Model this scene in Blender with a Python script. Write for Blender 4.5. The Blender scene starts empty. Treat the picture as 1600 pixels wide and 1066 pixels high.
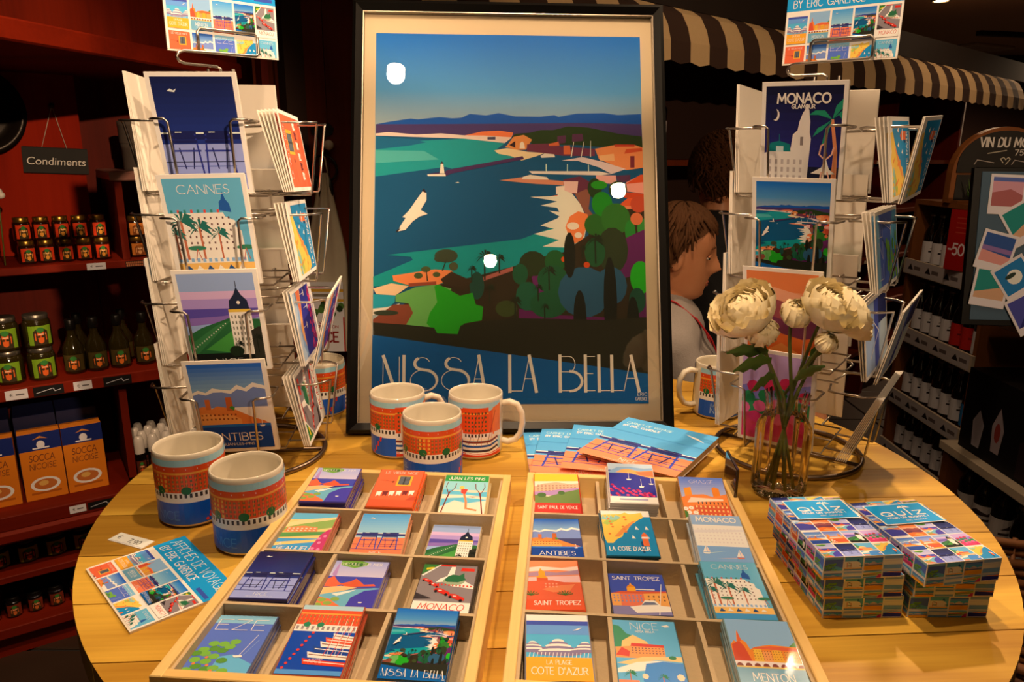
import bpy, bmesh, math, random
from mathutils import Matrix, Vector
random.seed(7)
PI = math.pi
S = bpy.context.scene
COL = S.collection
T = 0.95                      # height of the display table's top above the floor

# ------------------------------------------------------------------ camera, world, exposure
cd = bpy.data.cameras.new('camera'); cam = bpy.data.objects.new('camera', cd); COL.objects.link(cam)
cd.sensor_width = 36.0; cd.lens = 25.875; cd.clip_start = .02; cd.clip_end = 60
PITCH, ROLL = .251, .009
fw = Vector((0, math.cos(PITCH), -math.sin(PITCH))); up0 = Vector((0, math.sin(PITCH), math.cos(PITCH))); rt0 = Vector((1, 0, 0))
rt = rt0*math.cos(ROLL) + up0*math.sin(ROLL); up = up0*math.cos(ROLL) - rt0*math.sin(ROLL)
cam.matrix_world = Matrix(((rt.x, up.x, -fw.x, 0), (rt.y, up.y, -fw.y, 0), (rt.z, up.z, -fw.z, T+.444), (0, 0, 0, 1)))
S.camera = cam
w = bpy.data.worlds.new('world'); S.world = w; w.use_nodes = True
w.node_tree.nodes['Background'].inputs[0].default_value = (1.0, .72, .45, 1)
w.node_tree.nodes['Background'].inputs[1].default_value = .05
S.view_settings.view_transform = 'Standard'; S.view_settings.look = 'None'
S.view_settings.gamma = 1.0; S.view_settings.use_curve_mapping = False
S.view_settings.exposure = 0.0
WARM = (1.0, .67, .40)        # colour of the halogen lamps
LAMP_E = .84                  # overall lamp level

# ------------------------------------------------------------------ helpers
def lin(h):
    if not isinstance(h, str): return tuple(h)[:3]
    c = [int(h[i:i+2], 16)/255 for i in (0, 2, 4)]
    return tuple(x/12.92 if x <= .04045 else ((x+.055)/1.055)**2.4 for x in c)
MATS = {}
def mat(name, color='808080', rough=.5, metal=0, var=0, scale=30, bump=0, coat=0, spec=.5, stretch=(1, 1, 1), col2=None, emit=None, es=0, objcol=False, attr=False, bscale=None):
    if name in MATS: return MATS[name]
    m = bpy.data.materials.new(name); m.use_nodes = True; nt = m.node_tree; N = nt.nodes; Lk = nt.links
    b = N['Principled BSDF']; b.inputs['Roughness'].default_value = rough; b.inputs['Metallic'].default_value = metal
    b.inputs['Specular IOR Level'].default_value = spec; b.inputs['Coat Weight'].default_value = coat; b.inputs['Coat Roughness'].default_value = .06
    c = lin(color); b.inputs['Base Color'].default_value = (*c, 1)
    tc = N.new('ShaderNodeTexCoord'); mp = N.new('ShaderNodeMapping'); mp.inputs['Scale'].default_value = stretch
    Lk.new(tc.outputs['Object'], mp.inputs['Vector'])
    src = None
    if attr:
        a = N.new('ShaderNodeAttribute'); a.attribute_name = 'Col'; src = a.outputs['Color']
    elif objcol:
        a = N.new('ShaderNodeObjectInfo'); src = a.outputs['Color']
    if var:
        nz = N.new('ShaderNodeTexNoise'); nz.inputs['Scale'].default_value = scale; nz.inputs['Detail'].default_value = 4
        Lk.new(mp.outputs[0], nz.inputs['Vector'])
        mx = N.new('ShaderNodeMix'); mx.data_type = 'RGBA'
        d = lin(col2) if col2 else tuple(x*(1-var) for x in c)
        if src is None: mx.inputs[6].default_value = (*c, 1)
        else: Lk.new(src, mx.inputs[6])
        if src is not None and not col2: 
            mx.blend_type = 'MULTIPLY'; mx.inputs[7].default_value = (1-var, 1-var, 1-var, 1)
        else: mx.inputs[7].default_value = (*d, 1)
        Lk.new(nz.outputs[0], mx.inputs[0]); src = mx.outputs[2]
    if src is not None: Lk.new(src, b.inputs['Base Color'])
    if bump:
        n2 = N.new('ShaderNodeTexNoise'); n2.inputs['Scale'].default_value = bscale or scale*2; n2.inputs['Detail'].default_value = 3
        Lk.new(mp.outputs[0], n2.inputs['Vector'])
        bp = N.new('ShaderNodeBump'); bp.inputs['Strength'].default_value = bump; bp.inputs['Distance'].default_value = .002
        Lk.new(n2.outputs[0], bp.inputs['Height']); Lk.new(bp.outputs[0], b.inputs['Normal'])
    if emit:
        b.inputs['Emission Color'].default_value = (*lin(emit), 1); b.inputs['Emission Strength'].default_value = es
    MATS[name] = m; return m
def wood(name, c1, c2, rough=.45, freq=9, axis=0, dist=2.5, coat=0, fine=.35, knots=False, spec=.3):
    """planed timber: long stretched grain rings plus fine fibres along one axis"""
    if name in MATS: return MATS[name]
    m = bpy.data.materials.new(name); m.use_nodes = True; nt = m.node_tree; N = nt.nodes; Lk = nt.links
    b = N['Principled BSDF']; b.inputs['Roughness'].default_value = rough; b.inputs['Coat Weight'].default_value = coat; b.inputs['Coat Roughness'].default_value = .15; b.inputs['Specular IOR Level'].default_value = spec
    tc = N.new('ShaderNodeTexCoord'); oi = N.new('ShaderNodeObjectInfo')
    ad = N.new('ShaderNodeVectorMath'); ad.operation = 'ADD'; Lk.new(tc.outputs['Object'], ad.inputs[0])
    sc = N.new('ShaderNodeVectorMath'); sc.operation = 'SCALE'; sc.inputs[0].default_value = (7.3, 3.1, 5.7); Lk.new(oi.outputs['Random'], sc.inputs['Scale']); Lk.new(sc.outputs[0], ad.inputs[1])
    def mapping(st):
        mp = N.new('ShaderNodeMapping'); v = [st[1]]*3; v[axis] = st[0]; mp.inputs['Scale'].default_value = v; Lk.new(ad.outputs[0], mp.inputs['Vector']); return mp
    n1 = N.new('ShaderNodeTexNoise'); n1.inputs['Scale'].default_value = freq; n1.inputs['Detail'].default_value = 2; n1.inputs['Distortion'].default_value = .6
    Lk.new(mapping((.22, 1)).outputs[0], n1.inputs['Vector'])
    mm = N.new('ShaderNodeMath'); mm.operation = 'MULTIPLY'; mm.inputs[1].default_value = dist*6; Lk.new(n1.outputs[0], mm.inputs[0])
    sn = N.new('ShaderNodeMath'); sn.operation = 'SINE'; Lk.new(mm.outputs[0], sn.inputs[0])
    mr = N.new('ShaderNodeMapRange'); mr.inputs[1].default_value = -1; mr.inputs[2].default_value = 1; Lk.new(sn.outputs[0], mr.inputs[0])
    n2 = N.new('ShaderNodeTexNoise'); n2.inputs['Scale'].default_value = freq*22; n2.inputs['Detail'].default_value = 3
    Lk.new(mapping((.035, 1)).outputs[0], n2.inputs['Vector'])
    mx1 = N.new('ShaderNodeMix'); mx1.inputs[0].default_value = fine; Lk.new(mr.outputs[0], mx1.inputs[2]); Lk.new(n2.outputs[0], mx1.inputs[3])
    cr = N.new('ShaderNodeMix'); cr.data_type = 'RGBA'; cr.inputs[6].default_value = (*lin(c1), 1); cr.inputs[7].default_value = (*lin(c2), 1)
    Lk.new(mx1.outputs[0], cr.inputs[0]); out = cr.outputs[2]
    if knots:
        vo = N.new('ShaderNodeTexVoronoi'); vo.inputs['Scale'].default_value = 5.0; Lk.new(mapping((.6, 1)).outputs[0], vo.inputs['Vector'])
        r2 = N.new('ShaderNodeMapRange'); r2.inputs[1].default_value = .06; r2.inputs[2].default_value = .2; r2.inputs[3].default_value = 1; r2.inputs[4].default_value = 0; Lk.new(vo.outputs['Distance'], r2.inputs[0])
        k = N.new('ShaderNodeMix'); k.data_type = 'RGBA'; k.inputs[7].default_value = (*lin('7a4416'), 1); Lk.new(out, k.inputs[6])
        m3 = N.new('ShaderNodeMath'); m3.operation = 'MULTIPLY'; m3.inputs[1].default_value = .75; Lk.new(r2.outputs[0], m3.inputs[0]); Lk.new(m3.outputs[0], k.inputs[0]); out = k.outputs[2]
    v = N.new('ShaderNodeHueSaturation'); Lk.new(out, v.inputs['Color'])
    r3 = N.new('ShaderNodeMapRange'); r3.inputs[3].default_value = .88; r3.inputs[4].default_value = 1.1; Lk.new(oi.outputs['Random'], r3.inputs[0]); Lk.new(r3.outputs[0], v.inputs['Value'])
    Lk.new(v.outputs[0], b.inputs['Base Color'])
    bp = N.new('ShaderNodeBump'); bp.inputs['Strength'].default_value = .15; bp.inputs['Distance'].default_value = .001; Lk.new(n2.outputs[0], bp.inputs['Height']); Lk.new(bp.outputs[0], b.inputs['Normal'])
    MATS[name] = m; return m
def pane(name, tint='ffffff', rough=.01, ior=1.5, edge=0):
    """clear glass: what lies behind shows through, the surface mirrors by its Fresnel reflectance"""
    m = bpy.data.materials.new(name); m.use_nodes = True; nt = m.node_tree; N = nt.nodes; Lk = nt.links
    out = N['Material Output']; N.remove(N['Principled BSDF'])
    t = N.new('ShaderNodeBsdfTransparent'); t.inputs[0].default_value = (*lin(tint), 1)
    g = N.new('ShaderNodeBsdfGlossy'); g.inputs['Roughness'].default_value = rough; g.inputs[0].default_value = (1, 1, 1, 1)
    fr = N.new('ShaderNodeFresnel'); fr.inputs[0].default_value = ior
    mx = N.new('ShaderNodeMixShader'); Lk.new(fr.outputs[0], mx.inputs[0]); Lk.new(t.outputs[0], mx.inputs[1]); Lk.new(g.outputs[0], mx.inputs[2])
    if edge:
        lw = N.new('ShaderNodeLayerWeight'); lw.inputs[0].default_value = edge
        mc = N.new('ShaderNodeMix'); mc.data_type = 'RGBA'; mc.inputs[6].default_value = (*lin(tint), 1); mc.inputs[7].default_value = (.93, .91, .86, 1)
        Lk.new(lw.outputs['Facing'], mc.inputs[0]); Lk.new(mc.outputs[2], t.inputs[0])
    Lk.new(mx.outputs[0], out.inputs[0]); MATS[name] = m; return m

class MB:
    """collects shapes and builds them as one mesh"""
    def __init__(s): s.v = []; s.f = []; s.sm = []
    def add(s, v, f, smooth=False, M=None):
        k = len(s.v)
        if M is not None: v = [tuple(M @ Vector(p)) for p in v]
        s.v += [tuple(p) for p in v]; s.f += [tuple(i+k for i in q) for q in f]; s.sm += [smooth]*len(f); return s
    def box(s, x0, x1, y0, y1, z0, z1, M=None, c=0):
        if c:
            v = []; 
            for z, i in ((z0, c), (z0+c, 0), (z1-c, 0), (z1, c)):
                v += [(x0+i, y0+i, z), (x1-i, y0+i, z), (x1-i, y1-i, z), (x0+i, y1-i, z)]
            f = [(3, 2, 1, 0), (12, 13, 14, 15)]
            for r in range(3):
                for j in range(4): a = r*4+j; b = r*4+(j+1) % 4; f.append((a, b, b+4, a+4))
            return s.add(v, f, False, M)
        v = [(x0, y0, z0), (x1, y0, z0), (x1, y1, z0), (x0, y1, z0), (x0, y0, z1), (x1, y0, z1), (x1, y1, z1), (x0, y1, z1)]
        return s.add(v, [(3, 2, 1, 0), (4, 5, 6, 7), (0, 1, 5, 4), (1, 2, 6, 5), (2, 3, 7, 6), (3, 0, 4, 7)], False, M)
    def lathe(s, prof, n=24, M=None, rm=None, cap=False):
        v = []; f = []
        for r, z in prof:
            for j in range(n):
                a = 2*PI*j/n; q = r*(rm(a, z) if rm else 1); v.append((q*math.cos(a), q*math.sin(a), z))
        for i in range(len(prof)-1):
            for j in range(n): k = (j+1) % n; f.append((i*n+j, i*n+k, (i+1)*n+k, (i+1)*n+j))
        if cap: f.append(tuple(range(n-1, -1, -1))); f.append(tuple((len(prof)-1)*n+j for j in range(n)))
        return s.add(v, f, True, M)
    def tube(s, path, r, n=8, M=None, closed=False):
        P = [Vector(p) for p in path]; m = len(P); v = []; f = []
        R = r if isinstance(r, (list, tuple)) else [r]*m
        u = None
        for i in range(m):
            if closed: t = (P[(i+1) % m]-P[i-1]).normalized()
            else: t = (P[min(i+1, m-1)]-P[max(i-1, 0)]).normalized()
            if u is None: u = t.orthogonal().normalized()
            else:
                u = u - t*u.dot(t); u = u.normalized() if u.length > 1e-6 else t.orthogonal().normalized()
            w_ = t.cross(u)
            for j in range(n): a = 2*PI*j/n; v.append(P[i]+(u*math.cos(a)+w_*math.sin(a))*R[i])
        for i in range(m if closed else m-1):
            for j in range(n): k = (j+1) % n; i2 = (i+1) % m; f.append((i*n+j, i*n+k, i2*n+k, i2*n+j))
        if not closed: f.append(tuple(range(n-1, -1, -1))); f.append(tuple((m-1)*n+j for j in range(n)))
        return s.add(v, f, True, M)
    def prism(s, poly, z0, z1, M=None):
        n = len(poly); v = [(x, y, z0) for x, y in poly]+[(x, y, z1) for x, y in poly]
        f = [tuple(range(n-1, -1, -1)), tuple(range(n, 2*n))]+[(i, (i+1) % n, n+(i+1) % n, n+i) for i in range(n)]
        return s.add(v, f, False, M)
    def ball(s, c, rx, ry=None, rz=None, n=14, m=9, M=None):
        ry = ry or rx; rz = rz or rx; v = []; f = []
        for i in range(m+1):
            t = PI*i/m
            for j in range(n): a = 2*PI*j/n; v.append((c[0]+rx*math.sin(t)*math.cos(a), c[1]+ry*math.sin(t)*math.sin(a), c[2]-rz*math.cos(t)))
        for i in range(m):
            for j in range(n): k = (j+1) % n; f.append((i*n+j, i*n+k, (i+1)*n+k, (i+1)*n+j))
        return s.add(v, f, True, M)
    def mesh(s, name, m=None):
        me = bpy.data.meshes.new(name); me.from_pydata(s.v, [], s.f); me.polygons.foreach_set('use_smooth', s.sm)
        if m: me.materials.append(MATS[m] if isinstance(m, str) else m)
        me.update(); return me
    def build(s, name, m, parent=None, loc=None, rot=None):
        return obj(name, s.mesh(name, m), parent, loc, rot)
def obj(name, me, parent=None, loc=None, rot=None):
    o = bpy.data.objects.new(name, me); COL.objects.link(o)
    if loc is not None: o.location = loc
    if rot is not None: o.rotation_euler = rot
    if parent: o.parent = parent
    return o
def tag(o, label=None, cat=None, group=None, kind=None):
    if label: o['label'] = label
    if cat: o['category'] = cat
    if group: o['group'] = group
    if kind: o['kind'] = kind
    return o
def thing(name, label, cat, loc=(0, 0, 0), rot=(0, 0, 0), group=None):
    return tag(obj(name, None, None, loc, rot), label, cat, group)
def struct(name, mb, m, label=None):
    return tag(mb.build(name, m), label, None, None, 'structure')
def copy_tree(o, parent=None):
    c = o.copy(); COL.objects.link(c); c.parent = parent
    for ch in list(o.children): copy_tree(ch, c)
    return c
def rz(a): return (0, 0, math.radians(a))
def Rz(a): return Matrix.Rotation(a, 4, 'Z')
def Tr(x, y, z): return Matrix.Translation((x, y, z))

# ------------------------------------------------------------------ flat print: pictures made of stacked flat colour shapes, 0..100 both ways
def clip(poly, k, lim, keep_less):
    out = []; n = len(poly)
    for i in range(n):
        a, b = poly[i], poly[(i+1) % n]
        ia = a[k] <= lim if keep_less else a[k] >= lim; ib = b[k] <= lim if keep_less else b[k] >= lim
        if ia: out.append(a)
        if ia != ib:
            t = (lim-a[k])/(b[k]-a[k]); q = [a[0]+t*(b[0]-a[0]), a[1]+t*(b[1]-a[1])]; q[k] = lim; out.append(tuple(q))
    return out
def arc(cx, cy, rx, ry, a0, a1, n=8):
    return [(cx+rx*math.cos(math.radians(a0+(a1-a0)*i/n)), cy+ry*math.sin(math.radians(a0+(a1-a0)*i/n))) for i in range(n+1)]
O_ = arc(.42, .5, .42, .5, 90, 450, 18)
FONT = {  # thin capital strokes: width, polylines
 'A': (.75, [[(0, 0), (.375, 1), (.75, 0)], [(.14, .36), (.61, .36)]]), 'B': (.6, [[(0, 0), (0, 1)], [(0, 1)]+arc(.3, .77, .25, .23, 90, -90)+[(0, .54)], [(.3, .54)]+arc(.32, .27, .28, .27, 90, -90)+[(0, 0)]]),
 'C': (.75, [arc(.45, .5, .45, .5, 50, 310, 14)]), 'D': (.7, [[(0, 0), (0, 1)], [(0, 1)]+arc(.25, .5, .45, .5, 90, -90, 10)+[(0, 0)]]),
 'E': (.5, [[(.5, 1), (0, 1), (0, 0), (.5, 0)], [(0, .52), (.4, .52)]]), 'F': (.5, [[(.5, 1), (0, 1), (0, 0)], [(0, .52), (.4, .52)]]),
 'G': (.8, [arc(.45, .5, .45, .5, 50, 350, 14)+[(.5, .42)]]), 'H': (.65, [[(0, 0), (0, 1)], [(.65, 0), (.65, 1)], [(0, .52), (.65, .52)]]), 'I': (.05, [[(.02, 0), (.02, 1)]]),
 'J': (.4, [[(.4, 1), (.4, .2)]+arc(.2, .2, .2, .2, 0, -180, 6)]), 'K': (.6, [[(0, 0), (0, 1)], [(.6, 1), (0, .45), (.6, 0)]]), 'L': (.48, [[(0, 1), (0, 0), (.48, 0)]]),
 'M': (.9, [[(0, 0), (.1, 1), (.45, .25), (.8, 1), (.9, 0)]]), 'N': (.68, [[(0, 0), (0, 1), (.68, 0), (.68, 1)]]), 'O': (.84, [O_]), 'P': (.55, [[(0, 0), (0, 1)], [(0, 1)]+arc(.28, .75, .27, .25, 90, -90)+[(0, .5)]]),
 'Q': (.84, [O_, [(.5, .3), (.84, 0)]]), 'R': (.6, [[(0, 0), (0, 1)], [(0, 1)]+arc(.28, .75, .27, .25, 90, -90)+[(0, .5)], [(.28, .5), (.6, 0)]]),
 'S': (.5, [arc(.26, .76, .22, .24, 40, 260, 8)+arc(.24, .26, .25, .26, 80, -140, 8)]), 'T': (.6, [[(0, 1), (.6, 1)], [(.3, 1), (.3, 0)]]), 'U': (.64, [[(0, 1), (0, .3)]+arc(.32, .3, .32, .3, 180, 360)+[(.64, 1)]]),
 'V': (.7, [[(0, 1), (.35, 0), (.7, 1)]]), 'W': (1, [[(0, 1), (.25, 0), (.5, .8), (.75, 0), (1, 1)]]), 'X': (.6, [[(0, 0), (.6, 1)], [(0, 1), (.6, 0)]]), 'Y': (.6, [[(0, 1), (.3, .5), (.6, 1)], [(.3, .5), (.3, 0)]]), 'Z': (.6, [[(0, 1), (.6, 1), (0, 0), (.6, 0)]]),
 '-': (.3, [[(0, .45), (.3, .45)]]), "'": (.08, [[(.04, 1), (.02, .75)]]), '!': (.08, [[(.04, 1), (.04, .3)], [(.04, .1), (.04, 0)]]), ',': (.1, [[(.06, .08), (0, -.15)]]), '%': (.8, [[(.1, 0), (.7, 1)], arc(.17, .75, .15, .2, 0, 360, 8), arc(.63, .25, .15, .2, 0, 360, 8)]),
 '5': (.5, [[(.48, 1), (.08, 1), (.04, .55)]+arc(.24, .32, .26, .32, 110, -130, 8)]), '0': (.6, [arc(.3, .5, .3, .5, 0, 360, 14)]), '7': (.5, [[(0, 1), (.5, 1), (.15, 0)]]), '9': (.5, [arc(.25, .72, .25, .28, 0, 360, 10), [(.5, .72), (.4, 0)]]), '2': (.5, [arc(.25, .75, .25, .25, 170, -20, 8)+[(0, 0), (.52, 0)]]), '4': (.55, [[(.4, 0), (.4, 1), (0, .3), (.55, .3)]]), '3': (.5, [arc(.22, .76, .25, .24, 140, -80, 8), arc(.22, .27, .28, .27, 80, -140, 8)]), '6': (.5, [arc(.25, .28, .25, .28, 0, 360, 10), [(.02, .4), (.3, 1)]]), '8': (.5, [arc(.25, .76, .2, .24, 0, 360, 10), arc(.25, .26, .25, .26, 0, 360, 10)]), '1': (.2, [[(0, .8), (.18, 1), (.18, 0)]]),
 '€': (.75, [arc(.5, .5, .38, .5, 55, 305, 12), [(0, .6), (.6, .6)], [(0, .42), (.6, .42)]])}
def ink(c):
    """printing inks: fully saturated blues and reds"""
    if not isinstance(c, str): return c
    r, g, b = lin(c); l = .3*r+.5*g+.2*b
    return tuple(max(0, min(.93, x)) for x in (max(0, r*1.06-.06*l), g*1.12, b*1.55))
class Art:
    def __init__(s, asp=1.42, base=None):
        s.asp = asp; s.p = []; s.z = 0
        if base: s.R(0, 0, 100, 100, base)
    def _a(s, pts, col, z):
        for k, l, u in ((0, 0, False), (0, 100, True), (1, 0, False), (1, 100, True)):
            pts = clip(pts, k, l, u)
            if len(pts) < 3: return
        s.p.append((pts, ink(col), z))
    def P(s, t, col):
        v = [float(x) for x in t.split()]; s.z += 1; s._a([(v[i], v[i+1]) for i in range(0, len(v), 2)], col, s.z)
    def R(s, x0, y0, x1, y1, col): s.z += 1; s._a([(x0, y0), (x1, y0), (x1, y1), (x0, y1)], col, s.z)
    def E(s, cx, cy, rx, ry, col, n=14): s.z += 1; s._a(arc(cx, cy, rx, ry, 0, 360-360/n, n-1), col, s.z)
    def G(s, y0, y1, c0, c1, n=10):
        a, b = ink(c0), ink(c1); s.z += 1
        for i in range(n):
            t = (i+.5)/n; s._a([(0, y0+(y1-y0)*i/n), (100, y0+(y1-y0)*i/n), (100, y0+(y1-y0)*(i+1)/n), (0, y0+(y1-y0)*(i+1)/n)], tuple(a[k]+(b[k]-a[k])*t for k in range(3)), s.z)
    def W(s, x0, y0, x1, y1, nx, ny, fw_, fh, col):
        s.z += 1; dx = (x1-x0)/nx; dy = (y1-y0)/ny
        for i in range(nx):
            for j in range(ny):
                a = x0+dx*(i+.5); b = y0+dy*(j+.5); s._a([(a-dx*fw_/2, b-dy*fh/2), (a+dx*fw_/2, b-dy*fh/2), (a+dx*fw_/2, b+dy*fh/2), (a-dx*fw_/2, b+dy*fh/2)], col, s.z)
    def Ln(s, pts, wd, col):
        """stroke of width wd (in x units)"""
        s.z += 1; A = s.asp
        for i, ((ax, ay), (bx, by)) in enumerate(zip(pts, pts[1:])):
            dx, dy = bx-ax, (by-ay)*A; l = math.hypot(dx, dy)
            if l < 1e-6: continue
            ux, uy = dx/l*wd/2, dy/l*wd/2
            s._a([(ax-ux-uy, ay+(-uy+ux)/A), (ax-ux+uy, ay+(-uy-ux)/A), (bx+ux+uy, by+(uy-ux)/A), (bx+ux-uy, by+(uy+ux)/A)], col, s.z+.13*(i % 7))
    def t(s, txt, x, y, h, col, wd=None, wt=.1, sp=.22, ctr=False, sl=0, rot=False):
        """capital lettering: x, y lower left, h cap height (y units), wd total width to fit (x units)"""
        tot = 0
        for c in txt: tot += (.4 if c == ' ' else FONT[c][0])+sp
        tot -= sp; hx = h*s.asp; fx = (wd/tot) if wd else hx
        if ctr: x -= tot*fx/2
        for c in txt:
            if c == ' ': x += (.4+sp)*fx; continue
            g = FONT[c]
            for pl in g[1]: s.Ln([(x+(px+sl*py)*fx, y+py*h) for px, py in pl], wt*hx, col); s.z -= 1
            x += (g[0]+sp)*fx
        s.z += 1
    def palm(s, x, y, h, col, tr=None):
        """fronds at the top of a thin trunk"""
        A = s.asp; r = h*.42; s.Ln([(x+.02*h, y-h), (x, y)], max(.5, h*.09), tr or col)
        for i, a in enumerate((10, 45, 80, 115, 150, 185, -20, 205)):
            c, q = math.cos(math.radians(a)), math.sin(math.radians(a)); s.z += 1
            s._a([(x, y), (x+c*r*A*.55-q*.12*r*A, y+q*r*.55+c*.12*r+.08*r), (x+c*r*A, y+q*r-.35*r), (x+c*r*A*.5+q*.1*r*A, y+q*r*.5-c*.1*r-.05*r)], col, s.z+.12*i); s.z -= 1
        s.z += 1
    def deco(s, ch, x0, x1, y0, y1, col='fdf0e0'):
        """tall deco capital with one thick and one thin stem"""
        w_, h = x1-x0, y1-y0; k, n = 1.15, .28
        q = lambda p: [(x0+a*w_, y0+b*h) for a, b in p]
        D = {'N': [([(0, 0), (0, 1)], n), ([(.02, 1), (.75, 0)], k), ([(.97, 0), (.97, .98)], n)], 'I': [([(.5, 0), (.5, 1)], k)], 'A': [([(0, 0), (.5, 1)], n), ([(.5, 1), (.95, 0)], k), ([(.17, .36), (.72, .36)], n)], 'L': [([(.12, 0), (.12, 1)], k), ([(.1, .01), (1, .01)], n)],
             'E': [([(.12, 0), (.12, 1)], k), ([(.1, .01), (1, .01)], n), ([(.1, .99), (1, .99)], n), ([(.1, .5), (.8, .5)], n)], 'B': [([(.06, 0), (.06, 1)], k), ([(.1, .99)]+arc(.45, .77, .25, .22, 90, -90)+[(.1, .55)], n), (arc(.5, .28, .48, .28, 90, -90, 12), k*.8), ([(.1, .01), (.5, .01)], n)],
             'S': [(arc(.45, .8, .26, .17, 20, 130, 8), n), (arc(.45, .8, .26, .17, 130, 250, 8)+arc(.5, .32, .46, .3, 70, 0, 8), k*.85), (arc(.5, .32, .46, .3, 0, -60, 6), k*.6), (arc(.5, .32, .46, .3, -60, -260, 16), n)]}
        for pl, wd in D[ch]: s.Ln(q(pl), wd, col)
    def sub(s, o, x0, y0, x1, y1, bd=None):
        """another picture printed small inside this one"""
        if bd: s.R(x0-bd, y0-bd/s.asp, x1+bd, y1+bd/s.asp, 'fbf3e6')
        for pts, c, z in o.p: s.p.append(([(x0+p[0]*(x1-x0)/100, y0+p[1]*(y1-y0)/100) for p in pts], c, s.z+z))
    def top(s): s.z = max(z for _, _, z in s.p)+1
    def rotated(s):
        r = Art(1/s.asp); r.p = [([(100-p[1], p[0]) for p in pts], c, z) for pts, c, z in s.p]; r.z = s.z; return r
EPS = 1.2e-5
def _colour(me, cols):
    at = me.color_attributes.new('Col', 'FLOAT_COLOR', 'CORNER'); buf = []
    for p, c in zip(me.polygons, cols): buf += [c[0], c[1], c[2], 1.0]*p.loop_total
    at.data.foreach_set('color', buf)
PM = {}
def flat(art, w_, h, m='print_matte'):
    """print lying in the local XY plane, facing +Z"""
    key = (id(art), round(w_, 4), round(h, 4), m)
    if key in PM: return PM[key]
    v = []; f = []; c = []
    for pts, col, z in art.p:
        k = len(v); v += [((x-50)/100*w_, (y-50)/100*h, z*EPS) for x, y in pts]; f.append(tuple(range(k, k+len(pts)))); c.append(col)
    me = bpy.data.meshes.new('picture'); me.from_pydata(v, [], f); _colour(me, c); me.materials.append(MATS[m]); me.update(); PM[key] = me; return me
def wrap(art, r, h, a0, a1, m='print_gloss', n=28, taper=0):
    """print bent round an upright cylinder from angle a0 (left) to a1 (right), z 0..h"""
    v = []; f = []; c = []
    for pts, col, z in art.p:
        xs = [p[0] for p in pts]; i0 = int(min(xs)/100*n); i1 = min(n-1, int(max(xs)/100*n))
        for i in range(i0, i1+1):
            q = clip(clip(pts, 0, 100*i/n, False), 0, 100*(i+1)/n, True) if i1 > i0 else pts
            if len(q) < 3: continue
            k = len(v)
            for x, y in q:
                a = a0+(a1-a0)*x/100; R = r-taper*(1-y/100)+z*EPS*.7; v.append((R*math.cos(a), R*math.sin(a), h*y/100))
            f.append(tuple(range(k, k+len(q)))); c.append(col)
    me = bpy.data.meshes.new('picture'); me.from_pydata(v, [], f); _colour(me, c); me.materials.append(MATS[m]); me.update(); return me
mat('print_matte', rough=.6, attr=True, spec=.2)
mat('print_gloss', rough=.3, attr=True, coat=.18, spec=.35)
mat('print_poster', rough=.6, attr=True, spec=.2)

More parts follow.
